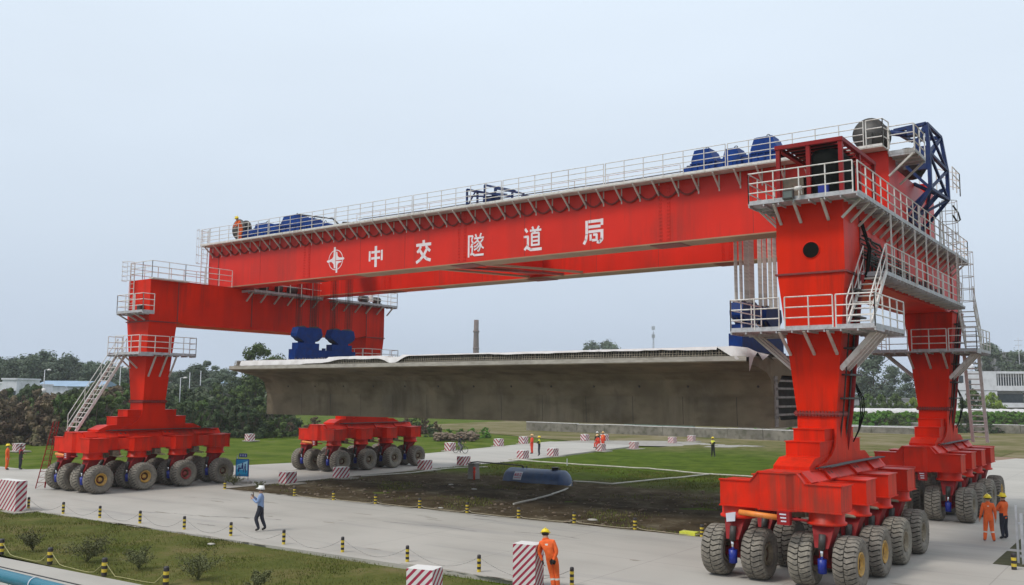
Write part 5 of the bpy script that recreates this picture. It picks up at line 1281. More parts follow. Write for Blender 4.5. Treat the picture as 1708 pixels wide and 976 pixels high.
person((-35.2, 80.1, 0), R(165), dict(le=(-.26,.06,1.18), lw=(-.06,.20,1.24), re=(.26,.06,1.18), rw=(.06,.22,1.22), lk=(-.14,.03,.49), la=(-.19,0,.09), lt=(-.21,.14,.035), ra=(.16,0,.09)), 'blackcloth', 'blackcloth', 'helmyel', 'lone worker in black with yellow helmet standing arms folded on the green field', vest='yelcloth', h=1.76)
person((-68.5, 32.4, 0), R(-40), None, 'orangecloth', helmet='helmyel', label='worker in orange overalls and yellow helmet at the far left edge', h=1.8)
person((-68.2, 33.2, 0), R(-10), dict(le=(-.24,.10,1.16), lw=(-.1,.26,1.14), lk=(-.10,.02,.49)), 'blackcloth', 'navycloth', None, 'person in dark red coat standing beside the orange worker at the far left', vest='crimson', h=1.72)
person((-48.75, 36.82, 15.40), R(175), dict(pel=(0,-.06,.86), spi=(0,.02,1.06), che=(0,.12,1.24), nec=(0,.2,1.35), chn=(0,.24,1.41), hed=(0,.28,1.5), ls=(-.17,.16,1.3), rs=(.17,.16,1.3), le=(-.22,.3,1.1), lw=(-.16,.42,.95), re=(.22,.3,1.1), rw=(.16,.42,.95), lh=(-.09,-.05,.82), rh=(.09,-.05,.82)),
       'orangecloth', helmet='helmyel', label='worker in orange overalls bending on top of the girder by the left cable drum', h=1.72)
# cyclist and bicycle
cyc = (-55.8, 68.4); az = R(-82)                       # riding towards +x, slightly away
person((cyc[0], cyc[1], 0), az, dict(pel=(0,-.22,.98), spi=(0,-.14,1.16), che=(0,-.04,1.34), nec=(0,.03,1.46), chn=(0,.06,1.53), hed=(0,.08,1.64), ls=(-.17,-.02,1.40), rs=(.17,-.02,1.40), le=(-.24,.14,1.18), lw=(-.24,.34,1.05), re=(.24,.14,1.18), rw=(.24,.34,1.05),
       lh=(-.09,-.2,.92), rh=(.09,-.2,.92), lk=(-.11,.16,.66), la=(-.11,.02,.30), lt=(-.11,.16,.24), rk=(.11,.14,.52), ra=(.11,-.02,.14), rt=(.11,.12,.09)), 'blackcloth', 'greycloth', None, 'bareheaded cyclist in a dark jacket riding along the left runway', h=1.74)
bk = empty('bicycle', (cyc[0], cyc[1], 0), 'black bicycle ridden along the left runway', 'bicycle', rz=az)
for y in (-.55, .50):
    b = MB(); b.lathe([(-.02, .30), (-.02, .335), (.02, .335), (.02, .30)], (0, y, .335), 0, 24, closed=True); lpart('wheel', b.data('wheel', 'boots'), bk)
    b = MB(); [b.bar((0, y, .335), (0, y+.31*cos(2*pi*q/8), .335+.31*sin(2*pi*q/8)), .008) for q in range(8)]; lpart('spokes', b.data('spokes', 'galv'), bk)
b = MB()
for p, q in (((0,-.55,.335),(0,-.15,.30)), ((0,-.15,.30),(0,-.26,.86)), ((0,-.15,.30),(0,.36,.76)), ((0,-.24,.78),(0,.34,.84)), ((0,-.55,.335),(0,-.24,.76)), ((0,.50,.335),(0,.34,.90)), ((0,.34,.90),(0,.32,1.02))): b.tube([p, q], .022, 6)
lpart('frame', b.data('frame', 'dark'), bk)
b = MB(); b.tube([(-.27,.24,1.03),(-.1,.32,1.03),(.1,.32,1.03),(.27,.24,1.03)], .016, 6); lpart('handlebar', b.data('handlebar', 'dark'), bk)
b = MB(); b.frus((-.05,.05,-.40,-.14), .86, (-.08,.08,-.42,-.14), .90); lpart('saddle', b.data('saddle', 'boots'), bk)

# ================================================================== TANK, HOSES, PILLAR, POSTER
tank = empty('storage_tank', (-32.9, 48.2, 0), 'blue horizontal storage tank half sunk in the mud', 'tank')
b = MB(); r_ = .86; L_ = 4.25; x0_ = -35.2; zc_ = .12
prof = [(x0_-.32, .001), (x0_-.28, .3), (x0_-.18, .56), (x0_, .78), (x0_+.12, .86), (x0_+L_-.12, .86), (x0_+L_, .78), (x0_+L_+.18, .56), (x0_+L_+.28, .3), (x0_+L_+.32, .001)]
b.lathe([(a, q) for a, q in prof], (0, 48.2, zc_), 0, 36); part('shell', b, 'tankblue', tank)
b = MB(); b.lathe([(0, .22), (.16, .22), (.16, .25), (.20, .25), (.20, .001)], (-31.7, 48.2, zc_+.82), 2, 16); part('manhole_cover', b, 'dark', tank)
for x in (-34.2, -31.35, -33.9): b = MB(); b.tube([(x, 48.2, zc_+.8), (x, 48.2, zc_+1.0)], .035, 6); part('valve', b, 'dark', tank)
b = MB(); a0, a1 = R(12), R(50); n_ = 5
def tp(x, a, d=.012): return (x, 48.2-(r_+d)*cos(a), zc_+(r_+d)*sin(a))
vs = [tp(x, a0+(a1-a0)*q/n_) for q in range(n_+1) for x in (-34.35, -33.72)]
b.add(vs, [(2*q, 2*q+1, 2*q+3, 2*q+2) for q in range(n_)]); b.cur = 1
def ts(x0, u0, x1, u1, t=.03):                         # stroke on the plaque
    d = Vector((x1-x0, (u1-u0)*.57)); 
    if d.length < 1e-6: return
    n2 = Vector((-d.y, d.x)).normalized()*t/2
    P_ = [(x0-n2.x, u0-n2.y/.57), (x0+n2.x, u0+n2.y/.57), (x1+n2.x, u1+n2.y/.57), (x1-n2.x, u1-n2.y/.57)]
    b.add([tp(-34.35+.63*0+px_, a0+(a1-a0)*pu, .018) for px_, pu in P_], [(0,1,2,3)])
for cx_, S_ in ((.13, [((.5,1),(.5,.8)), ((.1,.8),(.9,.8)), ((.2,.6),(.8,.6)), ((.2,.6),(.2,.42)), ((.8,.6),(.8,.42)), ((.2,.42),(.8,.42)), ((.08,.28),(.92,.28)), ((.08,.28),(.08,0)), ((.92,.28),(.92,0)), ((.3,.14),(.7,.14))]),
                (.315, [((.35,1),(.1,.75)), ((.3,.9),(.7,.9)), ((.1,.7),(.9,.7)), ((.2,.7),(.1,0)), ((.35,.5),(.8,.5)), ((.8,.5),(.8,.3)), ((.4,.3),(.8,.3)), ((.4,.3),(.4,.05)), ((.4,.05),(.95,.05))]),
                (.50, [((.15,1),(.15,0)), ((.15,.95),(.38,.8)), ((.38,.8),(.2,.6)), ((.7,1),(.45,.75)), ((.7,1),(.95,.75)), ((.55,.65),(.85,.65)), ((.5,.4),(.56,.2)), ((.7,.42),(.7,.2)), ((.9,.42),(.82,.2)), ((.45,.06),(.95,.06))])):
    for (p, q) in S_: ts(cx_-.08+p[0]*.16, .40+p[1]*.38, cx_-.08+q[0]*.16, .40+q[1]*.38, .024)
b.add([tp(-34.35+x, a0+(a1-a0)*u, .016) for x, u in ((.08,.20),(.55,.20),(.55,.25),(.08,.25))], [(0,1,2,3)])
part('plaque', b, ['plaque', 'magenta'], tank)
b = MB(); b.smooth = True; vs = []                      # spoil bank round the tank
for j in range(9):
    for k in range(33):
        x = -37.5+9*k/32; y = 46.0+4.6*j/8; e_ = math.exp(-((y-47.35)/.7)**2)*(1 if -35.6 < x < -30.4 else math.exp(-min(abs(x+35.6), abs(x+30.4))**2))
        vs.append((x, y, -.05+.26*e_+.08*noise.noise(Vector((x*1.3, y*1.3, 0)))))
b.add(vs, [(j*33+k, j*33+k+1, (j+1)*33+k+1, (j+1)*33+k) for j in range(8) for k in range(32)]); struct('mud_bank', b, 'field')
# pillar, pipe, hydrant post
b = MB(); b.frus((-38.95,-38.35,48.5,49.1), -.05, (-38.9,-38.4,48.55,49.05), .95); b.frus((-38.98,-38.32,48.47,49.13), .95, (-38.98,-38.32,48.47,49.13), 1.02)
solo('pillar', b, 'concrete', (-38.65, 48.8, 0), 'rough concrete pillar standing in the mud left of the blue tank', 'pillar')
b = MB(); b.tube([(-38.75, 48.7, 1.08), (-38.3, 48.75, 1.13), (-36.6, 48.5, 1.13), (-34.4, 48.2, 1.12), (-34.15, 48.2, 1.08), (-34.1, 48.2, .98)], .04, 8); b.tube([(-38.9, 48.6, .9), (-38.75, 48.7, 1.08)], .06, 8)
solo('pipe', b, 'dark', (-38, 48.6, 1.1), 'dark pipe running from the concrete pillar to the blue tank', 'pipe')
b = MB(); b.tube([(-38.05, 48.1, 0), (-38.05, 48.1, .72)], .07, 10); b.lathe([(.70,.09),(.78,.09),(.84,.04),(.85,.001)], (-38.05,48.1,0), 2, 10); b.tube([(-38.05,47.98,.5),(-38.05,48.22,.5)], .045, 8)
solo('fire_hydrant', b, 'redcloth', (-38.05, 48.1, 0), 'thin red hydrant post beside the concrete pillar', 'hydrant')
def hosething(pts, r, label, mt='hose'):
    P_ = []
    for p, q in zip(pts[:-1], pts[1:]):
        for t in range(5): P_.append((p[0]+(q[0]-p[0])*t/5+.05*noise.noise(Vector((p[0]+t, p[1], 0))), p[1]+(q[1]-p[1])*t/5+.42*noise.noise(Vector((p[0]*.5+t*.35, p[1]*.3, 3))), (p[2] if len(p) > 2 else .06)+((q[2] if len(q) > 2 else .06)-(p[2] if len(p) > 2 else .06))*t/5))
    q = pts[-1]; P_.append((q[0], q[1], q[2] if len(q) > 2 else .06)); b = MB(); b.tube(P_, r, 6); solo('hose', b, mt, P_[0], label, 'hose')
hosething([(-47.1,64.2),(-40.1,62.7,.12),(-37,62.9,.1),(-33.2,63.3),(-31,62.8),(-28.7,62.2),(-24.9,61.7),(-15.5,60.5)], .055, 'long white hose stretching across the green field to the crane')
hosething([(-27.9,38.6),(-28.3,40.9),(-29.0,43.9),(-30.0,47.2),(-30.6,47.9,.05),(-30.75,48.6,.28)], .05, 'white hose lying in the mud from the tank towards the road')
hosething([(-30.75,48.6,.30),(-29.3,51.2),(-28.6,55.5),(-27.9,58.3),(-27.6,61.0),(-27.3,62.0)], .05, 'white hose from the right end of the tank to the long field hose')
hosething([(-45.2,44.9),(-44.4,48.9),(-44.9,53.4),(-44.5,55.2),(-43.4,56.5)], .04, 'thin white hose along the left rim of the mud')
b = MB(); b.bar((-40.1, 62.7, -.1), (-40.1, 62.7, .52), .05); solo('stake', b, 'plaque', (-40.1, 62.7, 0), 'short white stake beside the hose on the green field', 'stake')
for x, y, s in ((-34.4, 43.5, .16), (-37.2, 44.7, .14), (-21.9, 36.4, .2), (-30.1, 35.4, .12), (-29.7, 21.7, .14)):
    b = MB(); b.sphere((x, y, .0), s, 7, 4, sc=(1.4, 1, .3)); solo('stone', b, 'stone', (x, y, 0), {-34.4: 'flat pale stone in the mud left of the tank', -37.2: 'small pale stone in the mud near the pillar', -21.9: 'pale stone in the mud near the right hand tyres', -30.1: 'small pale stone beside the bollards of the muddy edge', -29.7: 'pale rubble patch on the near grass edge'}[x], 'stone')
b = MB(); b.box(-16.9, -16.2, 34.95, 35.35, -.02, .12); solo('crate', b, 'yelcloth', (-16.5, 35.1, 0), 'bright yellow green block beside the last bollard of the muddy edge', 'block')
# poster board
ps = empty('poster_board', (-47.8, 37.0, 0), 'upright blue safety poster board with a small dark sign above', 'poster board', rz=R(22))
def lp(name, b, m_): return lpart(name, b.data(name, m_), ps)
b = MB(); b.box(-.42,-.38,-.02,.02,0,1.72); b.box(.38,.42,-.02,.02,0,1.45); b.box(-.42,.42,-.02,.02,.44,.48); lp('frame', b, 'galv')
b = MB(); b.box(-.46,.46,-.05,-.022,.42,1.50); lp('board', b, 'signdark')
b = MB(); b.add([(-.42,-.054,.45),(.40,-.054,.45),(.40,-.054,1.46),(-.42,-.054,1.46)], [(0,1,2,3)]); b.cur = 1
b.add([(-.38,-.058,.55),(.36,-.058,.62),(.36,-.058,1.38),(-.38,-.058,1.12)], [(0,1,2,3)]); b.cur = 2
b.add([(-.38,-.061,.55),(.36,-.061,.58),(.36,-.061,.80),(-.38,-.061,.86)], [(0,1,2,3)])
b.cur = 3
def blob(x, z, w, h, dy=.064): b.add([(x+w*cos(2*pi*q/10), -dy, z+h*sin(2*pi*q/10)) for q in range(10)], [tuple(range(10))])
blob(.02,1.20,.055,.06); blob(.02,1.02,.075,.15,.065); blob(.22,1.16,.045,.05,.066); blob(.21,.97,.055,.17,.067); blob(-.16,.92,.14,.06,.068); blob(-.24,.80,.06,.12,.069); blob(.10,.80,.03,.14,.070); blob(.26,.76,.03,.14,.071)
for z in (1.06, 1.0): b.add([(-.32,-.066,z),(-.12,-.066,z),(-.12,-.066,z+.03),(-.32,-.066,z+.03)], [(0,1,2,3)])
lp('picture', b, ['signblue', 'signpale', 'signmid', 'signdark'])
b = MB(); b.box(-.25,.29,-.04,-.01,1.60,1.84); b.cur = 1
for x in (-.14, .02, .18): b.add([(x-.045,-.042,1.68),(x+.045,-.042,1.68),(x+.045,-.042,1.70),(x-.045,-.042,1.70)], [(0,1,2,3)]); b.add([(x-.035,-.042,1.74),(x+.035,-.042,1.74),(x+.035,-.042,1.76),(x-.035,-.042,1.76)], [(0,1,2,3)]); b.add([(x-.01,-.0425,1.66),(x+.01,-.0425,1.66),(x+.01,-.0425,1.79),(x-.01,-.0425,1.79)], [(0,1,2,3)])
lp('name_sign', b, ['signdark', 'plaque'])
b = MB(); b.box(-.6,.6,-.15,.15,0,.12); lp('base', b, 'concrete')
# metal gate at the right edge
gt = empty('metal_gate', (-4.95, 36.5, 0), 'galvanised metal gate post cut by the right edge of the picture', 'gate')
b = MB(); b.bar((-4.80, 36.3, 0), (-4.80, 36.3, 1.95), .07); b.bar((-4.62, 36.1, 0), (-4.62, 36.1, 1.7), .09); b.box(-4.75, -3.2, 36.28, 36.34, 1.30, 1.38); b.box(-4.75, -3.2, 36.28, 36.34, .2, .28); part('post', b, 'galv', gt)
for k in range(10):
    b = MB(); x = -4.5+k*.16; b.bar((x, 36.31, .2), (x, 36.31, 1.85), .03); part('bar', b, 'galv', gt, (x, 36.31, .2))

# camera-side railing: teal pipe, cable, wire mesh, posts, on its own deck
rl = empty('safety_railing', (-3, 2.51, 3.6), 'teal pipe railing with wire mesh at the bottom left corner', 'railing')
zt = 4.675
b = MB(); b.tube([(-12, 2.51, zt), (6, 2.51, zt)], .033, 20); 
part('handrail', b, 'teal', rl)
for x in (-4.92, -4.42, -3.6, -6.2):
    b = MB(); b.lathe([(-.004, .0345), (-.004, .0362), (.004, .0362), (.004, .0345)], (x, 2.51, zt), 0, 20); part('clamp_ring', b, 'plaque', rl, (x, 2.51, zt))
b = MB(); b.tube([(x, 2.525+.004*sin(x*9), zt+.042+.006*sin(x*5)) for x in [-12+q*.5 for q in range(37)]], .0035, 5); part('wire', b, 'dark', rl)
for x in (-9, -6.6, -2.2, .2, 2.6):
    b = MB(); b.tube([(x, 2.51, 3.6), (x, 2.51, zt)], .026, 10); part('post', b, 'teal', rl, (x, 2.51, 3.6))
b = MB()
for k in range(180): x = -12+k*.1; b.bar((x, 2.51, 3.65), (x, 2.51, zt-.03), .003)
for k in range(10): b.bar((-12, 2.513, 3.68+k*.1), (6, 2.513, 3.68+k*.1), .003)
part('wire_mesh', b, 'galv', rl)
b = MB(); b.box(-14, 8, -4, 2.58, 3.35, 3.6); b.box(-13, 7, -3, 1.4, -.1, 3.35); struct('viewing_platform', b, 'concrete')

# ================================================================== VEGETATION
def crown_mesh(name, n, shape, leaf, mt, seed, clumps=26, h=1.0, spread=1.0, base=.15, gap=.30):
    """unit-height crown: leaf-size faces gathered in clumps round limb tips"""
    rnd = random.Random(seed); b = MB(); vs = []; fs = []
    C_ = []
    for _ in range(clumps):
        u = rnd.random(); a = rnd.random()*2*pi
        z = base+(1-base)*u; r = shape((z-base)/(1-base))*spread*sqrt(rnd.random())
        C_.append((Vector((r*cos(a), r*sin(a), z)), rnd.uniform(.07, .17)*(1.1-.5*u)))
    for _ in range(n):
        c, cr = C_[rnd.randrange(clumps)]
        d = Vector((rnd.gauss(0, 1), rnd.gauss(0, 1), rnd.gauss(0, .75))); d = d.normalized()*cr*rnd.random()**.4
        p = c+d; nrm = (d.normalized()+Vector((rnd.uniform(-.7, .7), rnd.uniform(-.7, .7), rnd.uniform(-.2, .8)))).normalized()
        t = nrm.orthogonal().normalized(); t = Quaternion(nrm, rnd.random()*6.28)@t; s = nrm.cross(t); l = leaf*rnd.uniform(.6, 1.4)
        i = len(vs); vs += [p-t*l, p+s*l*.55, p+t*l, p-s*l*.55]; fs.append((i, i+1, i+2, i+3))
    b.add(vs, fs); return b.data(name, mt, recalc=False)
sh_round = lambda t: .34*sqrt(max(0, 1-(2*t-1)**2))+.06
sh_tall = lambda t: .20*(1-t*.75)*min(1, 3*t+.3)+.03
sh_wide = lambda t: .62*sqrt(max(.05, 1-t**2))
sh_cone = lambda t: .24*(1-t)+.03
def trunk_mesh(seed, top=.75, r=.022):
    rnd = random.Random(seed); b = MB()
    b.tube([(0,0,0), (rnd.uniform(-.01,.01), .01, .3), (.01, rnd.uniform(-.02,.02), top)], [r, r*.75, r*.25], 7)
    for k in range(7):
        z = rnd.uniform(.22, top*.9); a = rnd.random()*6.28; l = rnd.uniform(.12, .28); b.tube([(0,0,z), (cos(a)*l*.5, sin(a)*l*.5, z+l*.45), (cos(a)*l, sin(a)*l, z+l*.8)], [r*.45, r*.3, r*.1], 5)
    return b.data('trunk', 'bark')
TR = [trunk_mesh(k) for k in range(3)]
CR = {}
for mt in ('leaf_dark', 'leaf_mid', 'leaf_hazed'):
    CR[mt] = [crown_mesh('crown', 5200, sh_round, .020, mt, 1, 44, base=.22), crown_mesh('crown', 5200, sh_tall, .017, mt, 2, 46, base=.12), crown_mesh('crown', 5600, sh_round, .019, mt, 3, 60, base=.18, spread=1.15), crown_mesh('crown', 4600, sh_cone, .018, mt, 4, 44, base=.1)]
BU = {mt: [crown_mesh('foliage', 3400, sh_wide, .05, mt, 11+k, 30, base=.04, spread=1.0) for k in range(3)] for mt in ('leaf_dark', 'leaf_mid', 'leaf_brown', 'leaf_pale', 'leaf_light', 'leaf_hedge')}
BALL = {mt: crown_mesh('crown', 3600, lambda t: .42*sqrt(max(0, 1-(2*t-1)**2))+.05, .045, mt, 31, 60, base=.05) for mt in ('leaf_mid', 'leaf_light')}
STM = []
for k in range(2):
    rnd = random.Random(k); b = MB()
    for q in range(9): a = rnd.random()*6.28; b.tube([(0,0,0), (cos(a)*.2, sin(a)*.2, .4), (cos(a)*.42, sin(a)*.42, .8)], [.02, .014, .006], 5)
    STM.append(b.data('stem', 'bark'))
def tree(px, d, top, wk=1.0, mt='leaf_dark', v=None, label='', group=None, z0=0):
    mt = 'leaf_hazed' if d > 199 else mt
    p = place(px, d); h = zat(px, top, d)-z0; v = random.randrange(4) if v is None else v
    r = empty('tree', (p.x, p.y, z0), label, 'tree', group, rz=random.random()*6.28)
    c = lpart('crown', CR[mt][v], r); c.scale = (h*wk, h*wk, h)
    t = lpart('trunk', TR[v % 3], r); t.scale = (h, h, h); return r
def shrub(pos, h, w, mt, label, group=None, name='shrub', cat='shrub'):
    r = empty(name, pos, label, cat, group, rz=random.random()*6.28)
    c = lpart('foliage', random.choice(BU[mt]), r); c.scale = (w, w, h); s = lpart('stem', random.choice(STM), r); s.scale = (w, w, h); return r

# far tree line on the left
GL = 'dark trees of the hazy far treeline on the left'
TOPS = [(-70,600),(-45,596),(-20,602),(0,597),(14,604),(30,598),(46,601),(60,597),(78,588),(95,603),(110,600),(124,599),(140,608),(156,606),(172,607),(190,606),(206,612),(222,614),(240,612),(258,614),(276,618),(300,622),(318,618),(336,612),(352,606)]
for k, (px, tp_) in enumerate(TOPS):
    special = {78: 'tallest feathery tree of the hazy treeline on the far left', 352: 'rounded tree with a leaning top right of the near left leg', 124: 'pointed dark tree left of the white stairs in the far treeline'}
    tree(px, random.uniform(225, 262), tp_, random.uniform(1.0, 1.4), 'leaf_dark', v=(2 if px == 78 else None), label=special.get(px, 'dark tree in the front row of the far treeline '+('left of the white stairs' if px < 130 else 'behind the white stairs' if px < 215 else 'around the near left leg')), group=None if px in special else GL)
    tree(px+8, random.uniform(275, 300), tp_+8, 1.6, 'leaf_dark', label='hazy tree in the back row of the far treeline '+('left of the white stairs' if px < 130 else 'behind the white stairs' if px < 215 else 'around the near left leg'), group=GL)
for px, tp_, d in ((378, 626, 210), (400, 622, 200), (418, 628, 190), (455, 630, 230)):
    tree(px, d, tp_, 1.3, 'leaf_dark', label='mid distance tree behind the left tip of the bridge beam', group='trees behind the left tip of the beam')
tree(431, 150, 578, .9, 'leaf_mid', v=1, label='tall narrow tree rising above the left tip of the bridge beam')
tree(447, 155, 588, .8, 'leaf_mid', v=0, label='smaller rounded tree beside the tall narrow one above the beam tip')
# brush belt
GB = 'bushes of the dense belt behind the left bogies'
def belt(px0, px1, d0, d1, n, top0, top1, pal, w0=1.0, where=''):
    for _ in range(n):
        px = random.uniform(px0, px1); d = random.uniform(d0, d1); p = place(px, d); f = (d-d0)/(d1-d0)
        h = max(1.6, zat(px, top0+(top1-top0)*f+random.uniform(-4, 8), d)*random.uniform(.78, 1.0)); mt = random.choice(pal)
        adj = {'leaf_dark': 'dark green', 'leaf_mid': 'mid green', 'leaf_brown': 'brownish', 'leaf_pale': 'pale flecked', 'leaf_light': 'bright green'}[mt]
        loc = 'at the left edge behind the two waiting men' if px < 60 else 'behind the white stairs' if px < 200 else 'right behind the near left leg' if px < 300 else 'between the near left leg and the beam' if px < 400 else 'below the left end of the beam' if px < 560 else 'behind the far left bogie'
        shrub((p.x, p.y, -.15), h, h*random.uniform(.75, 1.05)*w0, mt, '%s %s bush %s' % ('tall' if h > 5.4 else 'low' if h < 3.6 else 'middling', adj, loc), GB)
belt(-60, 90, 100, 118, 22, 664, 656, ['leaf_dark', 'leaf_brown', 'leaf_brown', 'leaf_mid'])
belt(60, 240, 108, 126, 22, 658, 650, ['leaf_dark', 'leaf_mid', 'leaf_brown'])
belt(-60, 240, 125, 150, 24, 656, 640, ['leaf_dark', 'leaf_mid', 'leaf_mid', 'leaf_brown'])
belt(260, 480, 116, 134, 26, 672, 652, ['leaf_dark', 'leaf_dark', 'leaf_mid'])
belt(250, 480, 136, 165, 24, 655, 638, ['leaf_mid', 'leaf_pale', 'leaf_dark'])
belt(440, 740, 122, 136, 22, 700, 694, ['leaf_dark', 'leaf_mid', 'leaf_brown'], 1.2)
belt(90, 180, 104, 108, 5, 655, 652, ['leaf_mid', 'leaf_mid'])
belt(-40, 270, 150, 162, 26, 648, 636, ['leaf_dark', 'leaf_mid', 'leaf_pale'], .9)
for px, d in ((750, 116), (772, 117), (790, 119), (812, 122)):
    p = place(px, d); shrub((p.x, p.y, -.1), 1.3, 1.7, 'leaf_hedge', 'low bright green bush beside the rubble under the beam', 'low bushes beside the rubble')
b = MB()
for _ in range(240):
    px = random.uniform(728, 800); p = place(px, random.uniform(112, 118)); b.sphere((p.x, p.y, random.uniform(0, .8)), random.uniform(.10, .3), 6, 4, sc=(1.3, 1, .7))
o = link('rubble', b.data('rubble', 'earth')); o['kind'] = 'stuff'
# right hand side: big hazy trees, round trees, hedge
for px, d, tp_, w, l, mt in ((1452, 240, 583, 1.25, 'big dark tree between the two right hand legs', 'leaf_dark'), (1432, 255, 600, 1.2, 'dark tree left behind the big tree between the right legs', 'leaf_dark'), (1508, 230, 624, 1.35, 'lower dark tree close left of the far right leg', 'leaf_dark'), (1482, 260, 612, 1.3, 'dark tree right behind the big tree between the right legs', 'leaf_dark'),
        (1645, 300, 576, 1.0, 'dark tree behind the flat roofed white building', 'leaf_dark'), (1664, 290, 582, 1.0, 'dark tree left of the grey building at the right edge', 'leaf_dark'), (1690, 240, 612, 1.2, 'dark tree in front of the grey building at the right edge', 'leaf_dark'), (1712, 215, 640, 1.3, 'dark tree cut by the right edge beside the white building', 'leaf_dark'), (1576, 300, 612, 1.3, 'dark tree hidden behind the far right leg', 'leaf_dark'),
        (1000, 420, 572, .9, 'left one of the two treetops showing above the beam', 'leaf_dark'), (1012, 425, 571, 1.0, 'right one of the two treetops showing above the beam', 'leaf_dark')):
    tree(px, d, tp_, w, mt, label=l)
for px, tp_, mt, l in ((1440, 659, 'leaf_mid', 'first round clipped tree from the left between the right legs'), (1464, 660, 'leaf_mid', 'second round clipped tree from the left between the right legs'), (1488, 659, 'leaf_mid', 'third round clipped tree from the left between the right legs'), (1516, 665, 'leaf_light', 'yellow green round tree just left of the far right leg'), (1612, 652, 'leaf_mid', 'dark round tree seen through the rightmost ladder'), (1647, 657, 'leaf_light', 'yellow green round tree in front of the white building')):
    p = place(px, 188); r_ = empty('tree', (p.x, p.y, 0), l, 'tree', rz=random.random()*6)
    c_ = lpart('crown', BALL[mt], r_, (0, 0, .6)); hh = zat(px, tp_, 188)-.6; c_.scale = (hh*.78, hh*.78, hh); t_ = lpart('trunk', TR[0], r_); t_.scale = (3, 3, 3)
HG = 'clumps of the green hedge beyond the field'
for k in range(132):
    px = 1396+(k//3)*7.8+random.uniform(-2, 2); d = (156, 161, 167)[k % 3]+random.uniform(-1.5, 1.5); p = place(px, d)
    shrub((p.x, p.y, -.5), random.uniform(2.9, 3.5), 3.2, random.choice(['leaf_hedge', 'leaf_hedge', 'leaf_mid']), 'green clump in the %s row of the low hedge %s' % (('front', 'middle', 'back')[k % 3], 'between the two right legs' if px < 1535 else 'right of the far right leg'), HG, 'hedge_bush', 'hedge')
for px, d, h in ((1462, 150, 1.3), (1474, 151, .9), (1590, 148, 1.6), (1605, 149, 1.4), (1640, 146, 1.5), (1652, 147, .9), (1255, 138, .9), (1285, 138, .7), (1312, 140, 1.1)):
    p = place(px, d); shrub((p.x, p.y, -.1), h, 1.9, 'leaf_dark' if px > 1400 else 'leaf_hedge', 'low weedy bush on the dry ground in front of the hedge', 'low weedy bushes before the hedge')
# dry weeds on the near verge
def weed(loc, h, n, label, w=.5):
    rnd = random.Random(int(abs(loc[0]*10))); b = MB()
    for _ in range(n):
        a = rnd.random()*6.28; l = rnd.uniform(.4, 1)*h; s = rnd.uniform(.15, w); p0 = Vector(loc); p1 = p0+Vector((cos(a)*s*.4*h, sin(a)*s*.4*h, l*.55)); p2 = p0+Vector((cos(a)*s*h*1.3, sin(a)*s*h*1.3, l))
        b.tube([p0, p1, p2], [.007, .005, .003], 4)
        for q in range(34):
            c = p1.lerp(p2, rnd.random())+Vector((rnd.gauss(0,.07*h), rnd.gauss(0,.07*h), rnd.gauss(0,.05*h))); t = Vector((rnd.gauss(0,1), rnd.gauss(0,1), rnd.gauss(0,1))).normalized()*.035; u = t.orthogonal().normalized()*.018
            b.add([c-t, c+u, c+t, c-u], [(0,1,2,3)])
    solo('weed_bush', b, 'weed', loc, label, 'weed')
weed((-33.4, 16.9, 0), .75, 30, 'dry bush on the grass, leftmost of the verge bushes', .7)
weed((-29.8, 16.9, 0), .85, 36, 'widest dry bush on the grass between two bottom bollards', .9)
weed((-27.4, 17.3, 0), .70, 26, 'small twiggy bush above the third bottom bollard', .7)
weed((-24.4, 17.4, 0), .80, 30, 'dry bush on the grass right of the last bottom bollard', .8)
weed((-21.9, 17.7, 0), .55, 24, 'low dry bush on the grass left of the cut off striped block', .7)
weed((-47.3, 36.0, 0), .75, 26, 'dry bush in the mud just right of the blue poster board', .8)
weed((-44.3, 35.6, 0), .45, 16, 'tuft of weeds at the left tip of the mud patch', .8)

# ================================================================== BACKGROUND STRUCTURES
def block(px0, px1, d, top, depth, mt, label, floors=0, roof=None, bot=None, cat='building', winrows=None, name='building'):
    a = place(px0, d); c = place(px1, d); z1 = zat((px0+px1)/2, top, d); u = (c-a); L_ = u.length; ang = atan2(u.y, u.x)
    r = empty(name, (a.x, a.y, 0), label, cat, rz=ang)
    b = MB(); b.box(0, L_, 0, depth, -.2, z1); lpart('wall', b.data('wall', mt), r)
    if roof:
        b = MB(); b.prism([(-.5, z1), (depth+.5, z1), (depth/2, z1+.12*depth)], 0, -.4, L_+.4); lpart('roof', b.data('roof', roof), r)
    else:
        b = MB(); b.box(-.15, L_+.15, -.15, depth+.15, z1, z1+.3); lpart('roof', b.data('roof', mt), r)
    if winrows:
        n_, zs_, wd_, hh = winrows
        for z in zs_:
            for k in range(n_):
                x = L_*(k+.5)/n_; b = MB(); b.box(x-wd_/2, x+wd_/2, -.04, .0, z, z+hh); f = lpart('window', b.data('window', 'galv'), r)
                b = MB(); b.box(x-wd_/2+.1, x+wd_/2-.1, -.06, -.04, z+.1, z+hh-.1); lpart('pane', b.data('pane', 'window'), f)
    return r
block(14, 38, 165, 634, 8, 'gravestone', 'white block shaped building among trees at the left edge', winrows=(3, (4.6,), .9, 1.1))
block(36, 62, 172, 643, 8, 'gravestone', 'low pale building joined right of the white block at the left', winrows=(5, (4.4,), 1.6, 1.6))
block(-40, 14, 180, 640, 10, 'gravestone', 'long low pale building at the far left edge', winrows=(8, (4.2,), 1.2, 1.2))
block(70, 118, 185, 644, 9, 'gravestone', 'long low building with blue grey roof left of the white stairs', roof='blueroof')
block(122, 172, 178, 645, 9, 'gravestone', 'low pale building behind the white stairs', roof='blueroof', winrows=(7, (4.2,), 1.2, 1.2))
block(186, 216, 200, 650, 9, 'gravestone', 'pale shed just left of the near left leg')
block(288, 326, 330, 622, 14, 'greybuild', 'hazy two storey grey building right of the near left leg', winrows=(10, (6.5, 9.8), 1.4, 1.5))
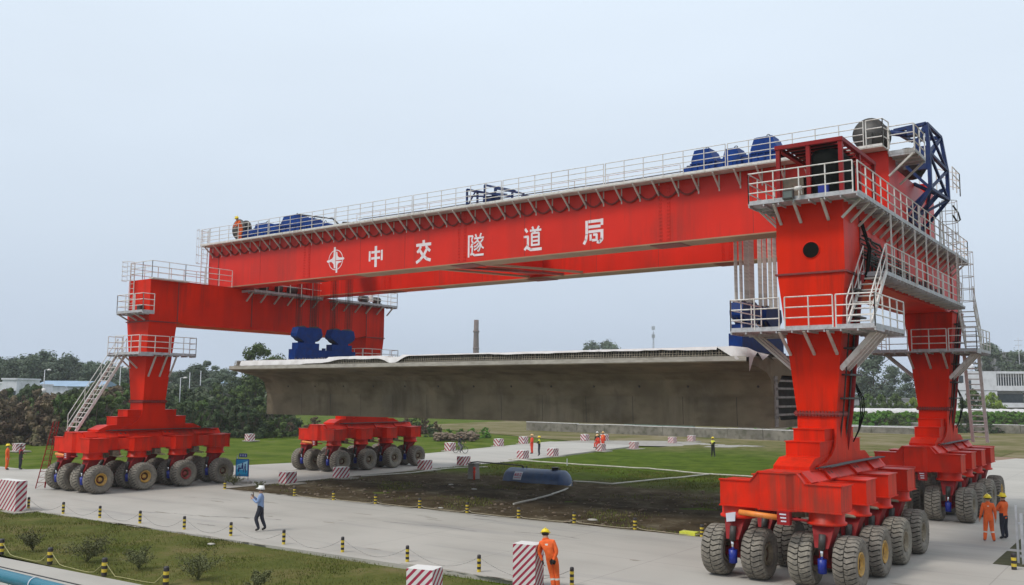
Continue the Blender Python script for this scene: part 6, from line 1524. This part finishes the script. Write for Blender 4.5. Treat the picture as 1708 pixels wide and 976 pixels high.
block(368, 402, 240, 640, 9, 'gravestone', 'pale building with blue roof near the left tip of the beam', roof='blueroof', winrows=(6, (4.4,), 1.4, 1.5))
block(405, 450, 260, 645, 9, 'gravestone', 'second blue roofed building behind the left tip of the beam', roof='blueroof')
block(1672, 1730, 290, 590, 16, 'greybuild', 'tall grey flat roofed building at the right edge', winrows=(6, (13.2,), 2.2, 2.2))
block(1415, 1530, 215, 666, 8, 'greybuild', 'long low grey building behind the round trees', winrows=(14, (2.4,), 1.2, 1.2))
# white building with open galleries on the right
d = 205; a = place(1590, d); c = place(1712, d); u = c-a; L_ = u.length; ang = atan2(u.y, u.x)
wb = empty('gallery_building', (a.x, a.y, 0), 'white flat roofed building with open galleries at the right', 'building', rz=ang)
z1 = zat(1640, 620, d); xg = L_*.53; b = MB(); b.box(0, xg, 0, 12, -.2, z1); lpart('wall', b.data('wall', 'gravestone'), wb)
b = MB(); b.box(xg, L_*.93, 2.2, 12, -.2, z1-.4); lpart('rear_wall', b.data('rear_wall', 'greybuild'), wb)
fl = [(z1-.5, .5), (z1-4.3, 1.1), (z1-8.0, 1.0)]
for z, t in fl:
    b = MB(); b.box(xg+.02, L_*(1.02 if z > z1-1 else .97), 0, 2.6, z, z+t); lpart('gallery_slab', b.data('gallery_slab', 'gravestone'), wb)
for z in (z1-3.2, z1-6.9):
    for k in range(14):
        b = MB(); x = xg+.5+k*(L_*.40)/14; b.box(x-.25, x+.25, 2.12, 2.2, z, z+1.9); lpart('window', b.data('window', 'window'), wb)
for k in range(12):
    b = MB(); x = xg+.4+k*(L_*.42)/12; b.box(x-.06, x+.06, .05, .15, z1-3.2, z1-.5); lpart('column', b.data('column', 'gravestone'), wb)
b = MB(); b.box(2.2, 3.0, -.04, 0, z1-4.9, z1-2); b.box(.3, 1.3, -.04, 0, z1-2.6, z1-1.0); lpart('window', b.data('window', 'window'), wb)
b = MB(); b.box(-.0, xg, -.05, 0, z1-4.4, z1-4.2); lpart('string_course', b.data('string_course', 'greybuild'), wb)
b = MB(); b.sphere((3.6, 1, z1+.9), .8, 10, 6); lpart('roof_dome', b.data('roof_dome', 'gravestone'), wb)
# white sheeted greenhouse row behind the hedge
a = place(1400, 182); c = place(1760, 182); u = c-a; n_ = 60; b = MB(); b.smooth = True; vs = []
for k in range(n_+1):
    p = a+u*k/n_; w_ = Vector((-u.y, u.x, 0)).normalized(); zt_ = 3.25+.16*noise.noise(Vector((k*.7, 0, 0)))
    for f, zf in ((0, 0), (.1, .8), (1.2, .98), (2.4, 1.0), (4, .9), (5, 0)): vs.append(tuple(p+w_*f+Vector((0, 0, zt_*zf))))
b.add(vs, [(k*6+q, k*6+q+1, (k+1)*6+q+1, (k+1)*6+q) for k in range(n_) for q in range(5)])
solo('greenhouse', b, 'tarp', a, 'long low white sheeted tunnel greenhouse behind the hedge', 'greenhouse')
# low concrete wall blocks
WG = 'low concrete wall segments beyond the field'
pts = [(-104, 121.5), (-76.0, 119.5), (-69.8, 118.0), (-59.5, 117.2), (-39.5, 115.8), (-28, 115)]
def wallrow(p, q, seg, h, th, label, grp, cap='tarp'):
    p = Vector((*p, 0)); q = Vector((*q, 0)); u = q-p; n_ = max(1, int(u.length/seg)); ang = atan2(u.y, u.x)
    base = MB(); L_ = u.length/n_; base.box(.03, L_-.03, -th/2, th/2, -.2, h); d_ = base.data('wall', 'oldwall')
    cp = MB(); cp.box(.02, L_-.02, -th/2-.04, th/2+.04, h, h+.09); dc = cp.data('coping', cap)
    for k in range(n_):
        pos = p+u*k/n_; r = link('wall_segment', d_, (pos.x, pos.y, random.uniform(-.06, .06))); r.rotation_euler = (0, 0, ang+random.uniform(-.01, .01)); tag(r, label, 'wall', grp); lpart('coping', dc, r)
wallrow((-84, 119.6), (-34, 115.4), 4.6, 1.15, .5, 'grey concrete segment of the low wall under the beam', WG)
wallrow((-62, 152), (-28, 149.5), 5.2, .8, .6, 'grey concrete segment of the second low wall behind the first', 'second row of low wall segments')
wallrow((-47, 163), (6, 166), 4.4, 1.2, .6, 'grey concrete segment of the low wall before the hedge', 'wall segments before the hedge')
wallrow((-44, 152), (-33, 153), 2.6, .9, 1.2, 'stacked concrete slab near the low wall between the right legs', 'stacked slabs between the right legs')
b = MB(); b.box(-66, -55, 118.6, 119.2, -.1, 1.35); solo('net_fence', b, 'greentarp', (-60, 119, 0), 'faded green netting behind the low wall under the beam', 'fence')
b = MB(); b.tube([(-60.2, 121, 0), (-60.2, 121, 2.6)], .12, 8); b.box(-60.5, -59.9, 120.9, 121.1, .6, 1.3); solo('post', b, 'dark', (-60.2, 121, 0), 'dark post standing by the low wall under the beam', 'post')
# chimney
p = place(795, 500); ht = zat(795, 535, 500)
ch = empty('chimney', (p.x, p.y, 0), 'tall tapering brick chimney rising behind the bridge beam', 'chimney')
b = MB(); b.lathe([(0, 2.3), (ht*.5, 1.75), (ht*.86, 1.35), (ht, 1.3), (ht, .001)], p, 2, 18); part('shaft', b, 'brick', ch)
for z in (ht*.66, ht*.86): b = MB(); b.lathe([(z-.5, 1.5), (z-.4, 1.75), (z+.4, 1.75), (z+.5, 1.45)], p, 2, 18); part('band', b, 'brick', ch)
# telecom mast
p = place(1089, 620); ht = zat(1089, 543, 620)
ms = empty('radio_mast', (p.x, p.y, 0), 'thin hazy telecom mast rising behind the bridge beam', 'mast')
b = MB()
for a_ in range(3):
    t = a_*2.09; b.bar((p.x+1.6*cos(t), p.y+1.6*sin(t), 0), (p.x+.35*cos(t), p.y+.35*sin(t), ht-5), .16)
for k in range(16):
    z = k*(ht-5)/16; r_ = 1.6-1.25*k/16
    for a_ in range(3): t = a_*2.09; t2 = t+2.09; b.bar((p.x+r_*cos(t), p.y+r_*sin(t), z), (p.x+r_*cos(t2), p.y+r_*sin(t2), z+3), .10)
b.bar((p.x, p.y, ht-5), (p.x, p.y, ht), .15); part('lattice', b, 'galv', ms)
for z in (ht-3.5, ht-9, ht-20):
    for a_ in range(3): b = MB(); t = a_*2.09; b.box(p.x+.9*cos(t)-.25, p.x+.9*cos(t)+.25, p.y+.9*sin(t)-.25, p.y+.9*sin(t)+.25, z, z+2.4); part('antenna', b, 'galv', ms)
# lamp posts and poles
for px, d, top, l, lamp in ((83, 150, 618, 'pale lamp post in front of the far treeline at the left', 1), (208, 150, 614, 'pale lamp post between the white stairs and the near left leg', 1), (308, 150, 631, 'pale lamp post right of the near left leg', 1), (323, 170, 622, 'thin bare pole right of the lamp post beyond the near left leg', 0), (341, 165, 619, 'tallest thin pole left of the beam tip', 0), (1694, 280, 564, 'aerial mast on the grey building at the right edge', 2)):
    p = place(px, d); z = zat(px, top, d); r = empty('lamp_post' if lamp == 1 else 'pole', (p.x, p.y, 0), l, 'lamp post' if lamp == 1 else 'pole')
    b = MB(); b.tube([p, p+Vector((0, 0, z))], [.10, .06], 8)
    if lamp == 2: b.bar(p+Vector((-1.2, 0, z-1)), p+Vector((1.2, 0, z-1)), .12); b.bar(p+Vector((-1, 0, z-2.4)), p+Vector((1, 0, z-2.4)), .12)
    part('shaft', b, 'galv', r)
    if lamp == 1:
        b = MB(); b.bar(p+Vector((-.1, 0, z)), p+Vector((.9, .3, z+.15)), .08); part('arm', b, 'galv', r); b = MB(); b.sphere(p+Vector((.8, .3, z+.0)), .32, 8, 5, sc=(1.2, 1, .6)); b.sphere(p+Vector((0, 0, z*.62)), .45, 8, 5, sc=(1, 1, 1.2)) if px == 83 else None; part('lamp_head', b, 'white', r)
# low earth heap
# ------------------------------------------------------------------ haze
hz = MB(); hz.box(-900, 900, -60, 900, -1.2, 64)
o = link('haze', None); bpy.data.objects.remove(o)
me = hz.data('haze', 'ground'); me.materials.clear()
hm = bpy.data.materials.new('haze_air'); hm.use_nodes = True; t = hm.node_tree; t.nodes.clear()
oo = t.nodes.new('ShaderNodeOutputMaterial'); pv = t.nodes.new('ShaderNodeVolumePrincipled')
pv.inputs['Color'].default_value = (.86, .90, .97, 1); pv.inputs['Density'].default_value = HAZE if 'HAZE' in globals() else .00028; pv.inputs['Anisotropy'].default_value = .2
t.links.new(pv.outputs[0], oo.inputs['Volume']); me.materials.append(hm)
o = link('haze', me); o['kind'] = 'stuff'
try:
    SC.cycles.volume_bounces = 1; SC.cycles.max_bounces = 6; SC.cycles.diffuse_bounces = 3
except Exception: pass
